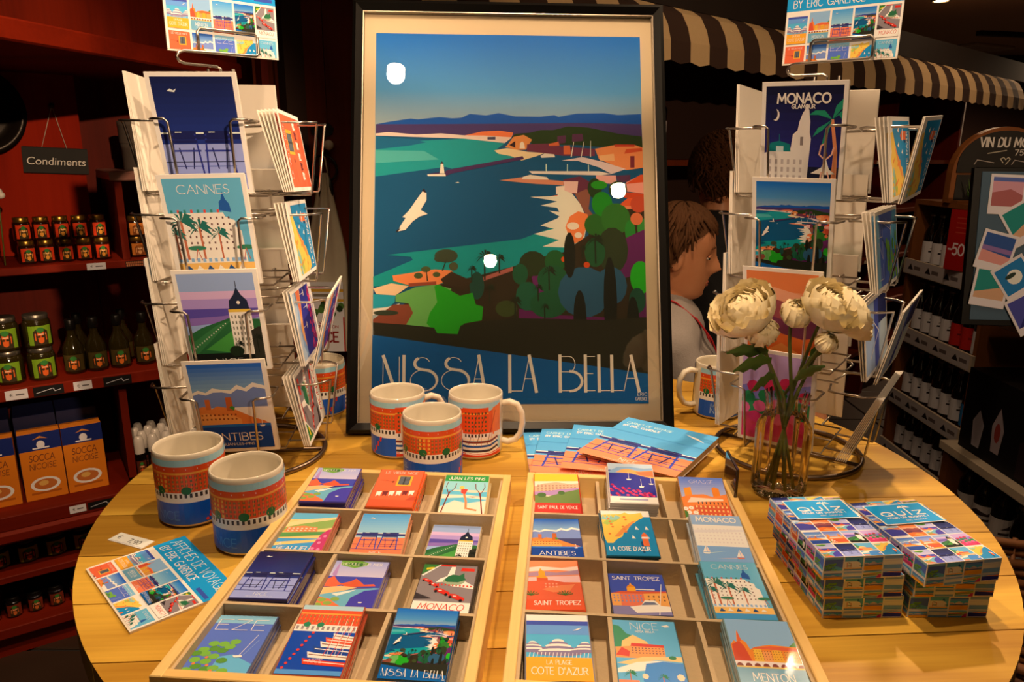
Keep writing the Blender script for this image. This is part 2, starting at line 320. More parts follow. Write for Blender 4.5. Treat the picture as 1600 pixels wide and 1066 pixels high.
# ------------------------------------------------------------------ the pictures on posters, cards, magnets and boxes
def nissa_art():
    a = Art(1.4); a.R(0, 0, 100, 100, 'a8b8b0'); a.G(73, 84, 'a4b4ac', '5494bc', 18); a.z -= 1; a.G(84, 100, '5494bc', '1c6cbc', 24)
    a.P('0.3 74.5 4.8 75.2 13.1 76.2 15.8 76.0 23.8 76.7 28.5 76.4 32.1 76.6 35.2 77.7 41.2 77.3 45.9 78.0 52.2 77.1 61.7 77.1 66.9 77.6 68.4 77.1 75.2 78.1 85.8 78.3 91.0 77.8 99.6 78.2 99.9 74.8 0.3 74.1','1c58a8')
    a.P('0.3 74.5 20.6 74.7 52.2 75.1 75.9 75.5 99.8 75.3 100.0 71.0 0.3 71.2','4c3a6c')
    a.P('0.3 71.3 101.0 71.1 100.1 23.5 0.1 23.5','10587e')
    a.P('0.3 72.0 4.8 72.4 8.7 72.2 15.1 71.8 24.5 72.2 33.2 71.7 44.3 72.3 51.4 72.6 50.6 71.1 48.2 69.7 33.2 70.8 0.3 71.4','f0d8c0')
    a.P('33.2 71.7 39.5 72.8 45.9 73.1 51.4 72.6 50.6 71.3 40.3 71.7','f08048')
    a.P('41.7 71.3 44.7 71.4 44.7 70.6 41.7 70.6','3c4460')
    a.P('0.3 71.2 19.8 70.2 27.7 69.5 19.0 69.0 0.3 67.6','1c6c90')
    a.P('0.3 67.6 12.7 68.7 19.0 69.7 16.6 70.1 33.2 70.8 48.2 69.6 44.2 67.4 50.5 66.2 52.1 65.6 28.5 62.5 26.1 63.0 0.4 60.2','28a09c')
    a.P('0.3 67.4 18.2 67.3 23.7 65.0 0.4 63.9','58b8ac')
    a.P('50.6 71.3 52.2 72.3 57.7 72.6 61.6 73.4 66.4 73.4 71.9 74.5 79.8 74.2 85.3 73.4 91.6 72.5 99.8 71.9 100.1 68.7 83.6 68.9 75.7 69.3 58.4 69.4 56.1 71.4','26401c')
    a.P('67.9 71.7 71.1 72.0 71.0 69.9 67.9 69.6','5c3050')
    a.P('73.5 72.3 77.4 72.5 77.7 70.5 73.4 70.2','5c3050')
    a.P('49.0 69.0 51.4 71.4 55.3 72.0 58.4 70.7 56.0 67.9 52.1 67.8 48.2 68.7','e89850')
    a.P('53.7 68.2 53.9 69.7 54.7 70.2 55.4 69.7 55.7 68.2','fff0dc')
    a.P('49.8 69.1 52.1 70.3 52.1 68.4','301820')
    a.P('56.5 69.4 67.9 69.8 68.7 68.9 82.0 68.3 82.0 66.3 70.2 66.3 56.4 67.5','74344c')
    a.P('64.7 69.6 68.3 70.2 68.7 69.1 64.7 69.0','e07040')
    a.P('70.2 69.1 72.6 69.2 72.9 66.7 70.2 66.7','e07040')
    a.P('44.2 67.6 49.0 68.3 56.8 67.3 63.1 67.0 59.9 66.1 54.4 64.9 50.5 66.1 45.8 66.7','f4dca4')
    a.P('61.5 66.2 63.1 66.9 66.6 66.7 67.0 65.9 61.9 65.7','f4e8dc')
    a.P('82.0 68.3 90.7 69.6 96.6 69.6 100.3 68.7 100.3 63.2 93.6 62.5 83.5 65.4','f09858')
    a.P('89.5 69.6 97.0 69.6 97.0 69.0 89.5 68.9','c84028')
    a.P('93.8 68.3 99.7 68.7 99.9 67.8 93.0 67.0','d85830')
    a.P('83.5 66.4 89.1 67.0 89.4 65.0 83.9 65.1','fcc080')
    a.P('95.3 66.4 96.9 66.4 96.8 63.2 95.2 63.2','7c2c3c')
    a.P('69.4 65.0 77.2 66.0 85.1 64.7 93.6 62.8 88.1 61.4 83.4 63.2 75.6 64.9','e8d4c8')
    a.P('57.1 62.0 83.4 62.1 88.1 61.4 84.2 61.0 58.3 61.3','f0e4d8')
    a.P('46.1 59.4 54.4 60.3 70.0 59.3 70.0 58.2 59.8 58.5','e0946c')
    a.P('54.8 60.4 57.5 61.0 63.8 60.4 64.5 59.7 54.4 59.8','fff8f0')
    a.P('70.0 59.8 76.3 60.7 81.0 58.6 80.1 55.8 72.3 55.8 70.0 58.1','6c3048')
    a.P('70.0 59.3 75.5 59.3 75.0 56.0 70.4 56.3','f0c8b4')
    a.P('82.2 61.0 89.7 61.0 90.0 58.6 82.2 58.9','f0b0a0')
    a.P('89.7 60.9 95.1 61.2 95.1 59.2 90.4 59.2','5c3454')
    a.P('93.5 59.1 99.1 61.2 100.2 61.2 100.3 56.0 93.8 56.6','f4a890')
    a.P('93.1 58.6 99.1 61.3 100.5 61.2 100.4 59.2','e05828')
    a.P('93.0 56.4 100.3 56.0 100.4 54.3 92.6 54.9','d04c24')
    a.P('89.4 51.7 94.2 54.9 100.0 53.9 100.2 48.3 89.7 49.4','f09060')
    a.P('90.2 52.6 94.2 54.9 100.2 54.3 100.3 52.6','e86030')
    a.P('67.2 57.8 70.4 58.1 70.3 56.1 67.2 55.8','f8e8d8')
    a.P('65.2 55.2 67.6 55.5 73.4 54.3 73.0 53.2 65.6 53.8','f09050')
    a.P('74.2 55.8 78.6 57.2 80.1 55.8 79.2 51.7 82.3 48.9 82.6 46.0 77.5 46.0 78.0 50.6 75.4 54.0','945c48')
    a.P('72.8 66.0 74.0 70.2 74.2 70.2 73.2 66.0','f8f0e8')
    a.P('76.6 66.0 77.8 70.3 78.0 70.3 76.9 66.0','f8f0e8')
    a.P('80.1 66.0 80.3 70.5 80.5 70.5 80.4 66.0','f8f0e8')
    a.P('63.4 62.0 63.4 64.0 63.8 64.0 63.7 62.0','d8f0f0')
    a.P('71.3 62.0 71.4 64.0 71.7 64.0 71.6 62.0','d8f0f0')
    a.P('79.3 62.0 79.3 63.9 79.6 63.9 79.6 62.0','d8f0f0')
    a.P('19.8 61.1 26.1 61.7 26.9 62.1 54.8 66.1 55.4 65.3 28.5 61.2 26.1 60.4 19.8 60.4','4c2c5c')
    a.P('19.4 60.9 26.1 61.1 26.3 60.4 19.7 60.4','f4e8dc')
    a.P('24.0 61.2 24.4 63.9 25.3 63.9 25.8 61.2','fffaf0')
    a.P('24.2 63.8 24.8 64.5 25.5 63.8','402838')
    a.P('29.6 58.6 30.8 58.9 31.4 58.6','fff0e8')
    a.P('0.0 33.3 7.4 35.6 14.4 37.8 13.6 38.6 5.0 39.1 28.4 41.2 54.1 43.5 64.3 46.3 75.2 47.4 74.9 32.7 53.9 30.5 0.1 30.8','1c9c94')
    a.P('61.2 47.2 56.6 54.9 67.6 55.2 68.4 57.2 73.1 56.0 76.1 53.1 78.8 48.6 77.5 44.0 72.0 41.2 61.9 41.5 68.1 43.3 58.8 44.9 66.2 46.3','f0ecd8')
    a.P('56.6 55.0 64.4 54.2 67.6 53.7 61.3 52.6 67.5 52.0 68.3 50.9 64.4 51.2 68.3 49.7 67.5 49.1 61.2 47.2 56.6 50.9','10587e')
    a.P('70.5 46.9 72.2 49.7 75.3 51.1 78.8 50.3 79.1 48.6 76.7 43.4 73.9 42.3 71.3 45.2','f48848')
    a.E(73.3,47.1,2.3,1.0,'fff0d8')
    a.E(75.2,44.6,1.4,0.8,'fff0d8')
    a.P('23.7 31.3 36.1 33.3 50.9 36.1 59.5 38.4 69.6 40.0 79.0 44.6 79.9 48.6 83.1 51.4 100.7 52.0 100.3 7.7 0.2 18.1 0.2 21.5','332a18')
    a.P('40.0 33.3 50.9 36.1 50.9 35.0 40.0 32.2','b86858')
    a.E(82.2,47.4,4.7,3.1,'2c6c24')
    a.E(81.7,57.4,2.7,2.8,'24401c')
    a.E(84.3,53.1,3.9,3.4,'249420')
    a.E(90.3,57.1,3.5,2.3,'28481c')
    a.E(89.3,49.1,5.5,4.3,'347828')
    a.E(83.3,58.3,3.1,1.2,'2c9c1c')
    a.E(94.6,45.7,2.0,3.1,'2c8c30')
    a.E(98.9,46.3,1.6,3.4,'3c9438')
    a.E(98.0,53.1,3.1,2.3,'c85030')
    a.E(97.1,49.1,2.3,1.7,'e07848')
    a.P('57.8 33.3 64.1 37.2 67.2 35.0 71.0 31.0 67.0 27.1 59.3 27.7','6c2464')
    a.P('89.9 42.9 100.1 46.3 101.3 34.9 90.3 32.7','64205c')
    a.P('53.1 24.9 66.9 23.2 85.4 22.6 84.6 21.5 53.0 22.4','641c58')
    a.P('96.5 31.0 101.1 30.4 100.8 22.6 97.0 22.6','5c1c54')
    a.E(87.9,40.6,5.8,6.2,'2c3c20')
    a.E(58.3,36.9,5.1,3.4,'2a3a1c')
    a.E(53.6,34.1,2.9,2.8,'1c5c38')
    a.E(66.5,37.5,3.9,3.1,'20602c')
    a.E(81.3,40.0,3.9,4.0,'1c5830')
    a.E(65.6,32.7,5.8,3.9,'1c5c34')
    a.E(56.2,28.2,4.3,3.9,'1c6040')
    a.E(63.9,26.0,6.9,3.6,'1a5a34')
    a.E(48.4,24.9,3.9,2.2,'3c4c20')
    a.E(37.7,31.0,2.7,3.7,'1c4c3c')
    a.E(77.1,29.3,9.7,6.8,'2c5c74')
    a.E(87.2,31.0,5.8,5.1,'2c5c74')
    a.E(98.1,33.2,3.9,4.5,'30b820')
    a.E(96.7,27.1,3.1,3.4,'185038')
    a.E(69.6,38.1,0.9,0.7,'e05820')
    a.E(78.2,36.6,1.2,0.8,'d84c18')
    a.E(71.9,39.2,2.2,6.2,'141c14')
    a.E(86.7,27.1,2.5,11.8,'141c14')
    a.E(75.4,22.6,2.4,7.3,'141c14')
    a.E(95.0,21.5,2.3,6.7,'141c14')
    a.E(60.7,16.8,6.2,2.5,'141c10')
    a.P('7.0 33.6 22.2 35.3 28.4 35.0 30.7 33.3 23.7 31.3 12.9 31.1 7.4 32.2','f49050')
    a.P('12.9 31.6 22.9 32.1 22.9 31.2 12.9 30.7','984830')
    a.P('24.5 32.7 28.4 34.7 36.1 32.2 33.0 29.9 26.1 30.8','3a2c1a')
    a.P('0.1 30.2 6.7 31.6 12.9 30.8 8.2 28.4 1.3 28.7','f4d09c')
    a.P('0.1 28.7 8.2 28.4 7.9 26.6 5.2 24.9 0.1 24.9','30a8b4')
    a.P('0.1 24.9 5.2 25.3 9.8 26.3 8.3 24.6 0.1 23.2','f8f0e0')
    a.P('0.2 22.1 7.5 26.0 13.7 26.0 14.8 23.2 12.1 20.7 0.2 21.3','8c4830')
    a.E(4.8,23.8,4.6,0.7,'34402c')
    a.P('8.2 28.4 15.2 30.5 22.2 31.2 28.4 30.2 25.3 22.6 22.9 19.9 12.1 20.7 14.6 23.8 12.9 26.3 8.2 26.7','70b458')
    a.P('22.2 30.8 23.7 31.3 26.8 30.2 31.5 28.3 36.1 29.1 37.3 26.0 40.0 25.4 39.5 21.8 33.0 21.0 30.7 18.2 22.9 18.5 19.5 21.0 20.6 23.8 23.3 26.6','2ca81c')
    a.P('0.2 21.3 12.1 20.7 22.2 19.9 23.3 18.5 30.7 18.2 31.8 20.5 39.2 21.5 51.5 22.4 84.6 21.9 100.8 22.6 100.3 7.1 0.2 17.9','26281a')
    a.E(26.5,38.9,4.3,1.8,'3c4830')
    a.E(23.7,38.1,1.6,0.8,'3c4830')
    a.E(29.2,36.1,1.7,1.1,'4c5434')
    a.E(16.4,33.6,1.6,0.8,'4c5c30')
    a.E(23.0,33.9,1.4,0.7,'4c5c30')
    a.E(19.1,35.3,1.7,0.8,'4c5c30')
    a.P('24.9 35.0 26.5 38.1 26.8 38.1 25.4 34.9','2c3420')
    a.P('19.5 32.2 19.1 35.0 19.4 35.0 20.0 32.2','2c3420')
    a.P('-0.2 18.1 100.3 7.7 100.4 -0.3 -0.2 -0.3','14609c')
    a.P('17.9 56.4 19.2 55.8 19.2 53.8 17.1 51.2 19.7 50.1 16.7 49.4 14.2 48.1 11.6 45.8 8.9 45.4 9.8 47.0 11.6 49.0 10.4 49.2 12.8 51.0 15.1 53.5','fff4ec')
    a.P('17.5 56.3 18.2 57.0 19.0 56.1 18.9 55.8','302028')
    a.P('8.9 45.4 8.1 45.1 8.5 45.8 9.8 46.2','302028')
    a.palm(35.8,35.5,3.4,'1c2c18')
    a.palm(40.5,38.9,6.2,'1c2c18')
    a.palm(45.9,38.4,4.0,'1c2c18')
    a.palm(42.3,30.5,3.9,'1c2c18')
    a.palm(64.1,35.0,5.1,'1c2c18')
    a.palm(60.1,30.5,3.4,'1c2c18')
    a.palm(62.4,25.4,3.3,'1c2c18')
    a.palm(76.6,41.2,2.8,'1c2c18')
    a.palm(81.4,43.4,6.2,'1c2c18')
    a.palm(51.6,27.1,4.5,'1c2c18')
    a.deco('N',4.0,10.0,3.3,12.4)
    a.deco('I',10.7,12.2,3.3,12.4)
    a.deco('S',13.4,23.7,3.3,12.4)
    a.deco('S',24.5,35.2,3.3,12.4)
    a.deco('A',36.0,40.8,3.3,12.4)
    a.deco('L',49.0,53.7,3.3,12.4)
    a.deco('A',54.0,59.4,3.3,12.4)
    a.deco('B',67.3,75.9,3.3,12.4)
    a.deco('E',76.6,80.5,3.3,12.4)
    a.deco('L',81.5,85.9,3.3,12.4)
    a.deco('L',86.2,90.5,3.3,12.3)
    a.deco('A',91.0,96.8,3.3,12.3)
    a.t('ERIC', 96, 2.0, .8, 'e8e0d0', 3.4, .12); a.t('GARENCE', 95.2, .8, .8, 'e8e0d0', 4.2, .12)
    return a
def chairs_art(sky, sky2, ground, rail, ch, seat, txt='fdf0e0', asp=1.42):
    a = Art(asp); a.R(0, 0, 100, 42, ground); a.G(42, 100, sky2, sky)
    a.R(0, 46, 100, 52, seat); a.R(0, 51, 100, 52.5, rail)
    for x in (12, 54):
        a.Ln([(x+2, 52), (x-2, 16)], 2.2, ch); a.Ln([(x+30, 52), (x+34, 16)], 2.2, ch); a.Ln([(x+8, 38), (x+12, 20)], 1.6, seat); a.Ln([(x+26, 38), (x+22, 20)], 1.6, seat)
        for y in (51, 47, 43): a.R(x, y, x+32, y+2.6, seat)
        a.R(x+6, 52.2, x+14, 53, rail); a.Ln([(x-1, 36), (x+34, 36)], 2.2, ch); a.Ln([(x-2, 22), (x+35, 22)], 1, ch)
    a.Ln([(0, 26), (100, 26)], .8, seat); a.Ln([(0, 15), (100, 15)], .8, ch)
    a.t('NICE', 50, 5, 5.5, txt, None, .09, .3, True); a.t('PROMENADE DES ANGLAIS', 50, 2, 1.6, txt, 46, .12, .2, True)
    a.P('18 88 22 90 26 88.5 30 90 27 87', txt); return a
def antibes_art():
    a = Art(); a.G(55, 100, 'a8cce8', '1c5cb4'); a.P('0 66 8 70 18 67 28 72 40 70 52 69 62 75 72 71 84 77 100 73 100 50 0 50', '7c90bc'); a.P('0 68 8 71 18 68 28 73 40 71 52 70 62 76 72 72 84 78 100 74 100 70 84 73 74 68 62 71 52 66 40 68 28 68 18 65 8 67 0 65', 'fbf6f0')
    a.P('0 30 0 50 12 52 20 48 30 52 42 50 55 47 66 42 78 37 92 33 98 30', 'e88838'); a.P('0 34 0 42 14 44 30 40 46 42 60 36 60 30 0 30', 'f4a850'); a.P('14 48 14 60 21 60 21 48', 'd47030'); a.P('42 46 43 62 51 62 52 46', 'c86428'); a.W(4, 34, 56, 44, 9, 2, .4, .4, '984820'); a.P('46 50 52 46 54 50 50 52', '3c9030')
    a.R(0, 0, 100, 30, '1c4694'); a.R(0, 27, 100, 30, '2c70b8'); a.P('84 28 92 28 90 26 86 26', 'fff4e8'); a.Ln([(88, 28), (88, 36)], .7, 'fff4e8')
    a.t('ANTIBES', 50, 10, 9, 'fdf0e0', 70, .1, .2, True); a.t('JUAN-LES-PINS', 50, 4, 3, 'fdf0e0', 44, .12, .2, True); return a
def cannes_art():
    a = Art(base='6cb4c4'); a.R(0, 0, 100, 9, '4c98c0'); a.R(0, 9, 100, 19, 'f4c060'); a.P('0 19 0 68 70 68 72 64 84 60 84 54 90 50 92 19', 'f8f0e0'); a.P('66 70 67 78 70 80 73 88 76 80 80 76 81 68', '2c5c9c')
    for i in range(8): a.P(f'{3+i*8.5} 68 {6+i*8.5} 68 {6+i*8.5} 71 {3+i*8.5} 71', 'e05040' if i % 2 else '3c8c78')
    a.W(3, 30, 80, 66, 10, 6, .28, .34, '6c4c44'); a.W(0, 19, 92, 25, 12, 1, .5, .6, '94b8d4')
    for x, h in ((14, 36), (36, 30), (60, 24), (4, 24)): a.palm(x, 24+h, h, '2c705c', 'c87048')
    for x in (28, 92): a.E(x, 34, 12, 2.4, '3c8058'); a.Ln([(x-4, 22), (x, 33)], 1, 'c06040'); a.Ln([(x+4, 22), (x, 33)], 1, 'c06040')
    for i in range(6): a.P(f'{8+i*14} 12 {12+i*14} 17 {18+i*14} 12', 'fdf6ec' if i % 2 else '2c5480')
    a.t('CANNES', 50, 86, 8, 'fdf0e0', 66, .07, .16, True); return a
def monaco_art():
    a = Art(base='8c8078'); a.P('0 78 30 100 0 100', '3c7c34'); a.P('6 88 20 90 20 94 6 92', 'f0d020'); a.R(30, 97, 60, 100, 'd83020'); a.P('70 88 96 88 96 94 72 95', 'd83020')
    a.P('0 76 30 100 33 100 4 75', 'f4ece0'); a.P('52 96 60 96 60 76 84 66 100 58 100 52 60 56 44 64 30 62 36 70 48 76', 'f8f0e0'); a.E(62, 66, 20, 8, '9cac80'); a.P('44 68 50 76 58 80 70 78 78 84 80 74 84 70 70 64 50 64', '2c6c40')
    for i in range(10): a.P(f'{34+i*6.6} {57-i*.2} {37+i*6.6} {57-i*.2} {37+i*6.6} {60-i*.2} {34+i*6.6} {60-i*.2}', 'd83020')
    for x, y, q in ((4, 66, 1), (18, 58, 1), (30, 46, 1.5), (58, 36, 1.5)): a.P(f'{x} {y} {x+14*q} {y-5*q} {x+20*q} {y-5*q} {x+20*q} {y-2*q} {x+8*q} {y+3*q} {x+2*q} {y+3*q}', 'd42c1c'); a.E(x+3*q, y-1*q, 2*q, 1.8*q, '201c20', 8); a.E(x+16*q, y-5*q, 2*q, 1.8*q, '201c20', 8); a.R(x+6*q, y-.5, x+10*q, y+1, 'fff0e8')
    a.P('0 40 30 30 0 28', '3c3434'); a.R(0, 0, 100, 24, 'fbf4e8'); a.t('MONACO', 50, 9, 11, 'd03020', 78, .1, .2, True, .18); return a
def glamour_art():
    a = Art(); a.G(20, 100, '2c2c78', '10142c'); a.R(0, 0, 100, 26, '181c30')
    a.P('0 0 0 38 6 40 34 40 36 44 38 56 44 60 46 68 50 76 52 78 55 84 58 78 60 68 60 58 62 52 61 40 58 0', 'f0e6d4'); a.P('4 40 8 48 20 50 34 47 36 40', '1c7c74'); a.Ln([(20, 50), (20, 56)], .8, '1c7c74'); a.W(4, 4, 54, 34, 6, 4, .4, .6, 'c0b4a4'); a.R(48, 46, 52, 54, '8c8074'); a.R(16, 40, 26, 45, 'c8dcd8')
    a.P('90 0 92 40 86 70 90 70 97 40 98 0', 'e8945c')
    for q in ('88 70 78 78 66 78 58 74 70 74', '88 70 80 66 70 62 64 54 76 60', '88 70 84 58 80 50 76 46 80 60', '88 70 92 82 100 88 100 80', '88 70 96 74 100 70 100 78'): a.P(q, '2c9468')
    a.E(14, 74, 5, 5.5, 'f4e8cc'); a.E(11.5, 75, 5, 5.3, '1a1c44')
    a.P('64 20 78 26 82 36 88 24 96 20 84 19', 'fdf4e8'); a.E(82, 38, 3, 2.6, '5c3424', 8)
    for q in ([(80, 34), (74, 38), (76, 46), (80, 48)], [(84, 34), (90, 38), (92, 44)], [(78, 21), (76, 8), (78, 2)], [(86, 21), (90, 12), (82, 4)]): a.Ln(q, 2, 'f0b894')
    a.t('MONACO', 50, 85, 8, 'fdf4e4', 68, .2, .2, True); a.t('GLAMOUR', 50, 80, 3.4, 'fdf4e4', 30, .2, .2, True); return a
def dusk_hotel_art():
    a = Art(base='9cb0d8'); a.R(0, 74, 100, 82, 'd8b4cc'); a.R(0, 62, 100, 74, 'b094c4'); a.R(0, 54, 100, 64, '5c4c9c'); a.P('0 54 50 56 100 60 100 54 70 50 0 46', '8c6cac')
    a.P('0 0 0 36 20 44 60 54 100 52 100 0', '2c6834'); a.P('20 20 60 40 80 30 60 16', '4c9c3c'); a.P('0 10 44 40 62 52 40 46 0 26', '3c7c40')
    for i in range(14): a.E(6+i*3.6, 22+i*2, 1, .8, 'f8ecc8', 6)
    a.R(0, 0, 100, 16, '141814'); a.P('60 14 60 60 64 66 86 66 90 60 90 14', 'f8f0d8'); a.P('61 60 63 72 70 78 75 86 80 78 87 72 89 60', '20283c'); a.Ln([(75, 86), (75, 92)], 1, '30283c'); a.W(61, 22, 89, 58, 6, 6, .36, .5, '6c6c54'); a.R(60, 60, 90, 63, 'e8c040'); a.E(75, 70, 2.4, 1.8, 'fff4d0')
    a.P('86 10 86 40 96 44 100 44 100 8', '2c2c20'); a.E(62, 18, 10, 6, '1c2c18'); a.palm(66, 26, 14, '141c14'); a.palm(92, 32, 16, '141c14'); a.t('NICE', 50, 3, 7, 'f8f0e4', 36, .07, .3, True); return a
def eze_art():
    a = Art(base='5c74bc'); a.R(0, 86, 100, 100, '8cc0d4'); a.P('40 0 44 30 64 34 100 20 100 0', '6cb4dc')
    for x, y in ((6, 8), (18, 14), (10, 24), (28, 22), (20, 34), (36, 30), (30, 42), (44, 40), (40, 50), (52, 46), (56, 54), (14, 40), (24, 50), (6, 34), (34, 10), (46, 12), (52, 24), (62, 8)): a.E(x, y, 9, 4.5, '7cb43c' if (x+y) % 4 else '5c9430', 8)
    for x, y in ((12, 18), (26, 28), (34, 16), (44, 8)): a.E(x, y, 3, 2, 'e08040', 6)
    a.P('64 32 78 33 80 30 68 29', 'fdf4e8'); a.Ln([(74, 33), (86, 66)], .9, 'fdf4e8'); a.Ln([(80, 33), (92, 58)], .5, 'b4c8e8'); a.t('EZE', 50, 74, 18, 'fdf0e0', 80, .045, .16, True); return a
def port_art(asp=1.42):
    a = Art(asp, '1c48a4'); a.R(0, 92, 100, 100, 'b4d4e4'); a.R(0, 70, 100, 93, 'e4542c'); a.R(0, 86, 100, 88, 'f8a840'); a.W(0, 72, 100, 86, 14, 2, .34, .5, '547044'); a.W(0, 71, 100, 86, 14, 1, .12, 1, 'f49038'); a.R(0, 60, 100, 70, 'f4ead8'); a.W(0, 62, 100, 68, 12, 1, .5, .9, '9c8c80')
    for x in (18, 40): a.E(x, 70, 6, 4, '2c8454', 8)
    for i, (x, y, c) in enumerate(((70, 56, 'f4ead8'), (60, 50, 'e4542c'), (54, 44, 'f8f0e0'), (46, 37, '24468c'), (40, 29, 'f4ead8'), (36, 20, 'dc4020'))): a.P(f'{x} {y-6} {x-4} {y+2} {x+14} {y} 100 {y-2} 100 {y-8}', c); a.P(f'{x} {y-1} 100 {y-4} 100 {y-5} {x} {y-2.2}', 'fdf4e8' if i in (1, 3, 5) else '8c5030')
    for x in (62, 74, 84): a.Ln([(x, 26), (x+14, 76)], 1, 'e05030'); a.Ln([(x+6, 26), (x+6, 80)], .7, 'fdf0e0')
    for i in range(9): a.E(8+i*3.2, 8+i*6.2, 2.6, 1.9, 'd83c30', 7)
    a.R(0, 0, 100, 6, '5c98cc'); a.t('NICE', 44, 16, 5, 'f8c0a8', 20, .1); return a
def theoule_art():
    a = Art(); a.G(60, 100, 'd4c8dc', 'a4a8d8'); a.P('10 100 12 90 40 84 60 90 64 96 50 100', '74a838'); a.P('20 92 50 88 58 94 40 97', '3c7430'); a.P('8 94 4 70 14 60 10 94', 'b48cb8'); a.R(0, 44, 100, 66, '4448a4'); a.P('0 60 10 66 22 54 30 50 20 44 0 44', 'e06840'); a.P('26 50 44 56 52 62 62 56 70 50 88 52 92 48 40 44', 'd85c34'); a.P('0 42 30 46 60 44 30 34 0 28', 'f4c078'); a.P('0 0 0 28 44 38 90 44 100 44 100 0', '74b4bc'); a.P('20 30 60 40 50 34 30 26', 'fdf0e0'); a.P('52 0 56 24 76 38 100 42 100 0', '4840a0'); a.P('0 0 0 24 20 20 34 12 50 4 50 0', 'e87844')
    for x, y in ((8, 18), (20, 12), (4, 8), (30, 20)): a.E(x, y, 8, 4, '8cac48', 8)
    a.t('THEOULE SUR MER', 50, 90, 5.5, 'fdf4ec', 80, .09, .2, True); a.P('72 16 80 16 78 14 73 14', 'fdf4ec'); return a
def vieux_art():
    a = Art(base='e8683c'); a.P('46 56 46 84 80 84 80 56', 'f8b030'); a.P('50 59 50 82 75 82 75 59', '585c58'); a.R(61, 59, 64, 82, '3c4040'); a.W(50, 60, 75, 81, 2, 6, .7, .3, '74787c')
    a.Ln([(8, 70), (42, 66)], .8, '8c3820'); a.Ln([(0, 36), (100, 44)], .8, '8c3820'); a.E(38, 66, 3, 3, '8c3820', 7)
    for i, x in enumerate((10, 24, 38, 54, 68, 82)): a.P(f'{x} {38+i} {x+12} {39+i} {x+10} {26+i} {x+5} {30+i} {x+1} {25+i}', ('fdf4e8', '7c3030', 'fdf4e8')[i % 3])
    a.R(0, 0, 100, 18, 'd85c34'); a.P('80 18 100 18 100 30 88 26', 'c84c30'); a.t('LE VIEUX NICE', 50, 89, 6, 'fdf0e0', 74, .09, .22, True); return a
def juan_art():
    a = Art(base='fbe4bc'); a.P('0 20 30 36 60 30 100 38 100 70 0 74', '6cc0d8'); a.P('20 60 70 56 100 60 100 64 40 66', 'f4dcb0'); a.R(0, 62, 100, 84, '9cd4e4'); a.P('0 40 50 44 100 40 100 46 60 50 0 50', 'fbe4bc'); a.R(0, 84, 100, 100, '3c9c48'); a.P('58 46 84 47 70 44', 'b05040'); a.Ln([(46, 62), (50, 50), (56, 34), (58, 18), (80, 14)], 5, 'f08c50'); a.P('40 66 56 64 52 52 42 54', 'e84838'); a.E(42, 68, 6, 4.5, 'f8c858', 8)
    for s_ in (0, 1):
        m_ = lambda x: 100-x if s_ else x
        a.Ln([(m_(4), 0), (m_(12), 40), (m_(16), 56)], 3, '7c3424'); a.Ln([(m_(14), 52), (m_(6), 70), (m_(8), 80)], 1.6, '7c3424'); a.Ln([(m_(15), 54), (m_(26), 66), (m_(28), 78)], 1.6, '7c3424')
    a.t('JUAN LES PINS', 50, 88, 7, 'fdf4e8', 82, .12, .2, True, .1); return a
def beaulieu_art():
    a = Art(base='f8d078'); a.R(0, 82, 100, 100, '6cb8e4'); a.P('0 72 30 82 70 86 100 90 100 60 0 50', 'f8d890'); a.P('0 60 30 70 60 76 100 84 100 62 60 54 0 50', '94b458'); a.P('4 50 8 62 40 66 70 62 74 50', 'ec8c50'); a.W(8, 51, 70, 62, 7, 2, .5, .4, 'fbe4c0'); a.P('0 36 100 44 100 52 0 48', '5c9c50'); a.R(0, 0, 100, 34, '4ca0d0'); a.P('0 24 100 34 100 28 0 16', 'f8d078'); a.P('100 0 70 0 78 24 84 44 94 56 100 58', 'c83c6c')
    for x, y in ((80, 10), (88, 24), (94, 40), (84, 34), (92, 8)): a.E(x, y, 4, 3, 'f08cac', 6)
    a.t('A', 8, 17, 7, 'fdf4e8', None, .1); a.t('BEAULIEU', 8, 5, 9, 'fdf4e8', 66, .12, .2, False, .12); return a
def stpaul_art():
    a = Art(base='f8c834'); a.P('0 80 100 82 100 40 0 40', 'fbe0b8'); a.P('0 66 20 74 50 78 80 74 100 76 100 50 0 50', 'e4b488'); a.W(4, 54, 96, 72, 11, 4, .5, .4, 'a87c64'); a.P('0 52 40 56 60 60 100 64 100 44 0 42', 'b48cb0'); a.P('0 22 0 44 30 40 60 50 100 60 100 22', '748c48'); a.E(16, 44, 10, 6, '54743c'); a.E(60, 50, 8, 5, '54743c'); a.R(0, 0, 100, 24, 'd83c30'); a.t('SAINT PAUL DE VENCE', 50, 10, 7, 'fdf0e0', 86, .1, .2, True); return a
def ville_art():
    a = Art(base='34348c'); a.R(0, 82, 100, 100, 'bccce0'); a.P('0 78 20 90 50 92 80 88 100 90 100 76 0 74', '8cacc0'); a.P('16 76 30 84 46 86 70 80 100 84 100 62 80 66 50 74', 'f0a858'); a.P('60 78 100 82 100 66 70 70', 'e87848'); a.R(0, 0, 100, 14, 'fbf4ec')
    for i in range(34): a.E((i*37) % 97, 16+((i*17) % 31)*(1-(i*37 % 97)/120), 4, 2.6, ('d82c54', 'e8487c', 'b42454')[i % 3], 6)
    for x, y in ((44, 58), (70, 40), (92, 48)): a.P(f'{x-6} {y} {x+6} {y} {x+3} {y-3} {x-4} {y-3}', 'fdf4ec'); a.Ln([(x, y), (x, y+18)], .8, 'fdf4ec')
    a.R(20, 6, 80, 8.5, 'a8a4c0'); return a
